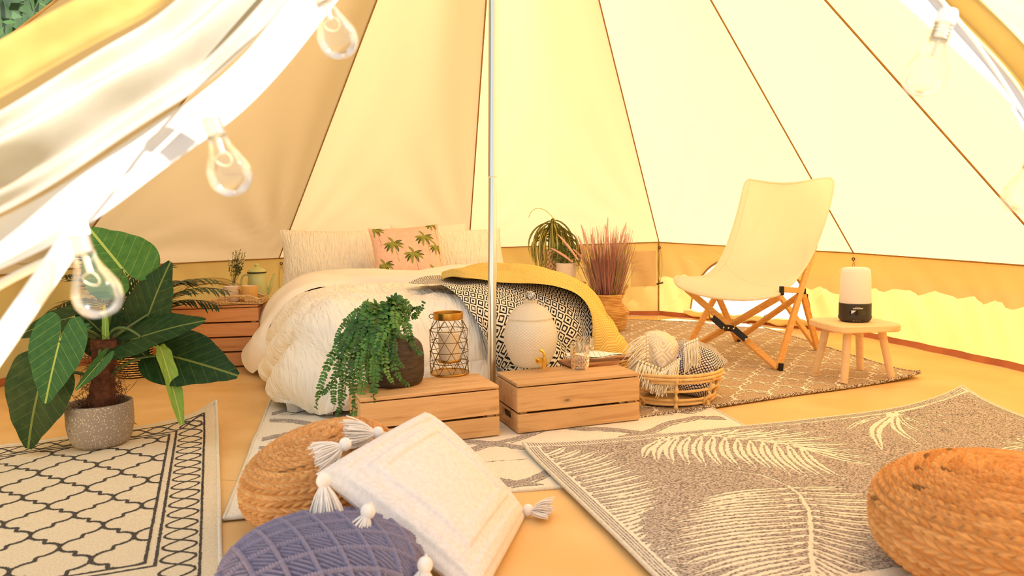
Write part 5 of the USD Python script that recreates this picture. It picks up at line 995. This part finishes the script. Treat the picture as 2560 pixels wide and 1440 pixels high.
uvmat('spider_leaf', {'ax': mathn('absolute'), 'lt': mathn('less_than', value2=.42), 'c': ('mix', dict(color1=(.12, .13, .025), color2=(.60, .56, .16)))}, [('sx.x', 'ax.value1'), ('ax.value', 'lt.value1'), ('lt.value', 'c.fac')], 'c.color', rough=.45, sheen=0)
g = np.random.default_rng(31); top_ = sp0+A([0, 0, .30])
def blade(c, w, n=16):
    c = A(c); t = nz(np.gradient(c, axis=0)); s = nz(np.cross(t, A([.1, .6, .8]))); x = np.linspace(0, 1, len(c)); hw = w*np.minimum(1, 4*x+.35)*np.clip((1-x)*3, .05, 1)
    return (np.vstack([c-s*hw[:, None], c, c+s*hw[:, None]]), np.vstack([gridf(3, len(c))]), np.vstack([np.c_[np.full(len(c), v), x] for v in (-1, 0, 1)]))
for i in range(64):
    a = i*2.399; R_ = .07+.15*g.random(); H_ = .02+.20*g.random(); dn = .06+.24*g.random(); o = A([math.cos(a), math.sin(a)*.75, 0])
    c = bez(sp0+A([0, 0, .22])+o*.015, top_+o*R_*.35+A([0, 0, H_*.75]), top_+o*R_*.8+A([0, 0, H_*.45]), top_+o*R_+A([0, 0, -dn*.45]), top_+o*R_*.9+A([0, 0, -dn]), n=16); c[:, 2] = np.maximum(c[:, 2], zc2+.01); obj('leaf', blade(c, .0085), 'spider_leaf', sd, smooth=True)
obj('leaf', tube(bez(top_, top_+A([-.02, 0, .22]), top_+A([-.12, 0, .27]), top_+A([-.19, 0, .2]), n=20), .0025, 5), 'spider_leaf', sd, smooth=True, uv=np.zeros((20*5+2, 2)))
wp = on2(1416, .03); pbr('white_ceramic', (.86, .80, .70), None, rough=.35, spec=.5)
wt = thing('small_shrub', 'leafy green plant in a plain white pot on the amber crate', 'potted plant', wp)
obj('pot', lathe(smoothprof([(0, 0), (.058, 0), (.062, .004), (.079, .140), (.079, .148), (.075, .148), (.070, .12), (0, .118)], 40), 40, wp), 'white_ceramic', wt, smooth=40)
pbr('shrub_leaf', (.05, .09, .015), (.17, .23, .045), scale=40, rough=.6); sh_ = []
for i in range(900):
    d = nz(g.normal(0, 1, 3)+A([0, 0, .5])); p = wp+A([0, 0, .20])+d*A([.125, .10, .095])*(.35+.65*g.random()**.4); q = nz(g.normal(0, 1, 3)); s = nz(np.cross(q, g.normal(0, 1, 3))); l = .013+.008*g.random(); sh_.append((A([p, p+q*l*.5+s*l*.3, p+q*l, p+q*l*.5-s*l*.3]), A([[0, 1, 2], [0, 2, 3]])))
obj('foliage', join(sh_), 'shrub_leaf', wt, smooth=False, kind='stuff'); obj('stems', join([tube([wp+A([0, 0, .11]), wp+A([.08*g.normal()*.7, .06*g.normal(), .24])], .0015, 4) for _ in range(24)]), 'stem_green', wt, kind='stuff')
bw_ = on2(1334, -.02); pbr('linen_grey', (.62, .50, .38), None, rough=.9); pbr('bowl_clay', (.66, .50, .36), (.74, .58, .43), scale=20, rough=.6)
for i, (w_, l_, dx, mm) in enumerate(((.21, .15, .02, 'white_ceramic'), (.18, .13, -.01, 'linen_grey'))):
    c = bw_+A([dx, 0, i*.021]); t = thing('folded_cloth', ('white folded cloth at the bottom of the stack on the amber crate', 'beige folded cloth beneath the scalloped bowl on the amber crate')[i], 'cloth', c); obj('cloth', rbox(w_, l_, .019, c+A([0, 0, .0098]), .007), mm, t)
c = bw_+A([-.03, 0, .0425]); t = thing('scalloped_bowl', 'clay bowl with scalloped sides on the folded cloths', 'bowl', c); v, f, u = lathe(smoothprof([(0, 0), (.05, 0), (.082, .014), (.088, .032), (.082, .033), (.06, .012), (0, .006)], 30), 96, c)
q = v-c; rr = np.hypot(q[:, 0], q[:, 1])[:, None]; q[:, :2] *= 1+.045*np.sin(np.arctan2(q[:, 1], q[:, 0])*18)[:, None]*np.clip(rr/.08, 0, 1)**3; obj('bowl', (q+c, f), 'bowl_clay', t, smooth=60)
gb = at(1519, 815, 2.20); gb[2] = .008; pbr('seagrass', (.50, .25, .06), (.70, .42, .13), scale=16, stretch=(1, 1, 5), rough=.75, bump=.4, bscale=90); pbr('seagrass_pale', (.78, .58, .34), (.66, .44, .2), scale=20, rough=.8)
gt = thing('pampas_basket', 'belly basket of woven seagrass filled with tall pink ornamental grass', 'potted plant', gb)
pr_ = smoothprof([(0, .0), (.115, 0), (.135, .02), (.152, .10), (.162, .145), (.158, .155), (.128, .19), (.112, .225), (.110, .275), (.106, .278), (.104, .25), (0, .22)], 200); pr_[:170, 0] += .0022*np.sin(pr_[:170, 1]*2*np.pi/.012)*(pr_[:170, 0] > .09); obj('basket', lathe(pr_, 64, gb), 'seagrass', gt, smooth=60)
for sg in (-1, 1): obj('basket_handle', tube(bez(gb+A([sg*.108, -.03, .25]), gb+A([sg*.135, -.02, .31]), gb+A([sg*.155, 0, .34]), gb+A([sg*.14, .03, .30]), gb+A([sg*.108, .04, .25]), n=24), .0085+.0015*np.sin(np.arange(24)*1.6), 8), 'seagrass', gt, smooth=True)
pbr('grass_pink', (.42, .17, .15), (.62, .33, .27), scale=5, rough=.8, vary=.3); pbr('grass_green', (.30, .28, .08), (.42, .36, .13), scale=5, rough=.7); pbr('plume', (.76, .42, .34), (.84, .54, .44), scale=30, rough=.95)
bl_ = {0: [], 1: []}
for i in range(430):
    a, r = g.random()*6.28, math.sqrt(g.random()); b = gb+A([.09*r*math.cos(a), .09*r*math.sin(a), .235]); L_ = .28+.28*g.random(); sp_ = .75+.5*r; e = b+A([.11*r*math.cos(a)*sp_+.02*g.normal(), .11*r*math.sin(a), L_]); m_ = (b+e)/2+g.normal(0, .006, 3)
    if i < 8: e = b+A([(.22+.1*g.random())*(1 if i % 4 else -1), -.02, .16+.14*g.random()])
    bl_[1 if i % 5 == 0 else 0].append(tube(bez(b, m_, e, n=5), [.0026, .0024, .002, .0014, .0006], 3, caps=False))
obj('grass_blades', join(bl_[0]), 'grass_pink', gt, smooth=True, kind='stuff'); obj('grass_blades', join(bl_[1]), 'grass_green', gt, smooth=True, kind='stuff')
for (bx, by), (tx, ty) in (((1475, 640), (1452, 560)), ((1465, 660), (1432, 622)), ((1482, 625), (1478, 585)), ((1510, 640), (1520, 543)), ((1525, 640), (1512, 560)), ((1530, 650), (1540, 590)), ((1545, 620), (1566, 556)), ((1550, 640), (1569, 583)), ((1445, 650), (1393, 585)), ((1430, 655), (1376, 620)), ((1500, 660), (1495, 600)), ((1460, 640), (1445, 590))):
    y = 2.2+g.normal(0, .04)-(.1 if tx < 1400 else 0); p, q = at(bx, by, y), at(tx, ty, y); n_ = 26; x = np.linspace(0, 1, n_); c = bez(p, (p+q)/2+A([.004, 0, .006]), q, n=n_); m = tube(c, .0085*np.sin(np.pi*(.12+.86*x))**.6*(.9+.2*g.random(n_)), 9); hs = [m]
    for _ in range(170):
        k_h = int(g.integers(1, n_-2)); o = nz(g.normal(0, 1, 3)); d_h = nz(nz(q-p)*1.1+o*.7); hs.append((A([c[k_h]-o*.001, c[k_h]+o*.001, c[k_h]+d_h*(.016+.012*g.random())*math.sin(math.pi*(.15+.8*k_h/n_))]), A([[0, 1, 2]])))
    m = join(hs)
    obj('plume', m, 'plume', gt, smooth=True); obj('plume_stalk', tube(bez(gb+A([(bx-1519)/330*.5, 0, .24]), (gb+A([0, 0, .24])+p)/2+A([(bx-1519)/330*.2, 0, 0]), p, n=8), .0016, 4), 'grass_pink', gt, smooth=True)

# ================================================================ outside the door
pbr('bush_leaf', (.012, .032, .008), (.03, .07, .015), scale=3, rough=.5, vary=.3)
def bush(label, c, rad, n, seed):
    g = np.random.default_rng(seed); c = A(c, float); t = thing('garden_bush', label, 'bush', c*A([1, 1, 0])); d = nz(g.normal(0, 1, (n, 3))); p = c+d*A(rad)*(.55+.45*g.random((n, 1)))*(.8+.4*noise(d*3, seed)[:, None]); p[:, 2] = np.maximum(p[:, 2], 0); q = nz(g.normal(0, 1, (n, 3))); s = nz(np.cross(q, g.normal(0, 1, (n, 3)))); l = (.09+.07*g.random((n, 1)))
    v = np.stack([p, p+q*l*.5+s*l*.3, p+q*l, p+q*l*.5-s*l*.3], 1).reshape(-1, 3); k = np.arange(n)[:, None]*4; obj('foliage', (v, np.vstack([k+A([[0, 1, 2]]), k+A([[0, 2, 3]])])), 'bush_leaf', t, smooth=False, kind='stuff')
    core = trimesh.creation.icosphere(3, 1.); w = A(core.vertices)*A(rad)*.92*(.85+.3*noise(A(core.vertices)*3, seed)[:, None])+c; w[:, 2] = np.maximum(w[:, 2], 0); obj('inner_branches', (w, A(core.faces)), 'bush_leaf', t, smooth=True)
bush('tall dark green hedge outside, past the top corner of the left door flap', (-5.4, 2.6, 2.6), (1.6, 5.6, 3.4), 42000, 1)
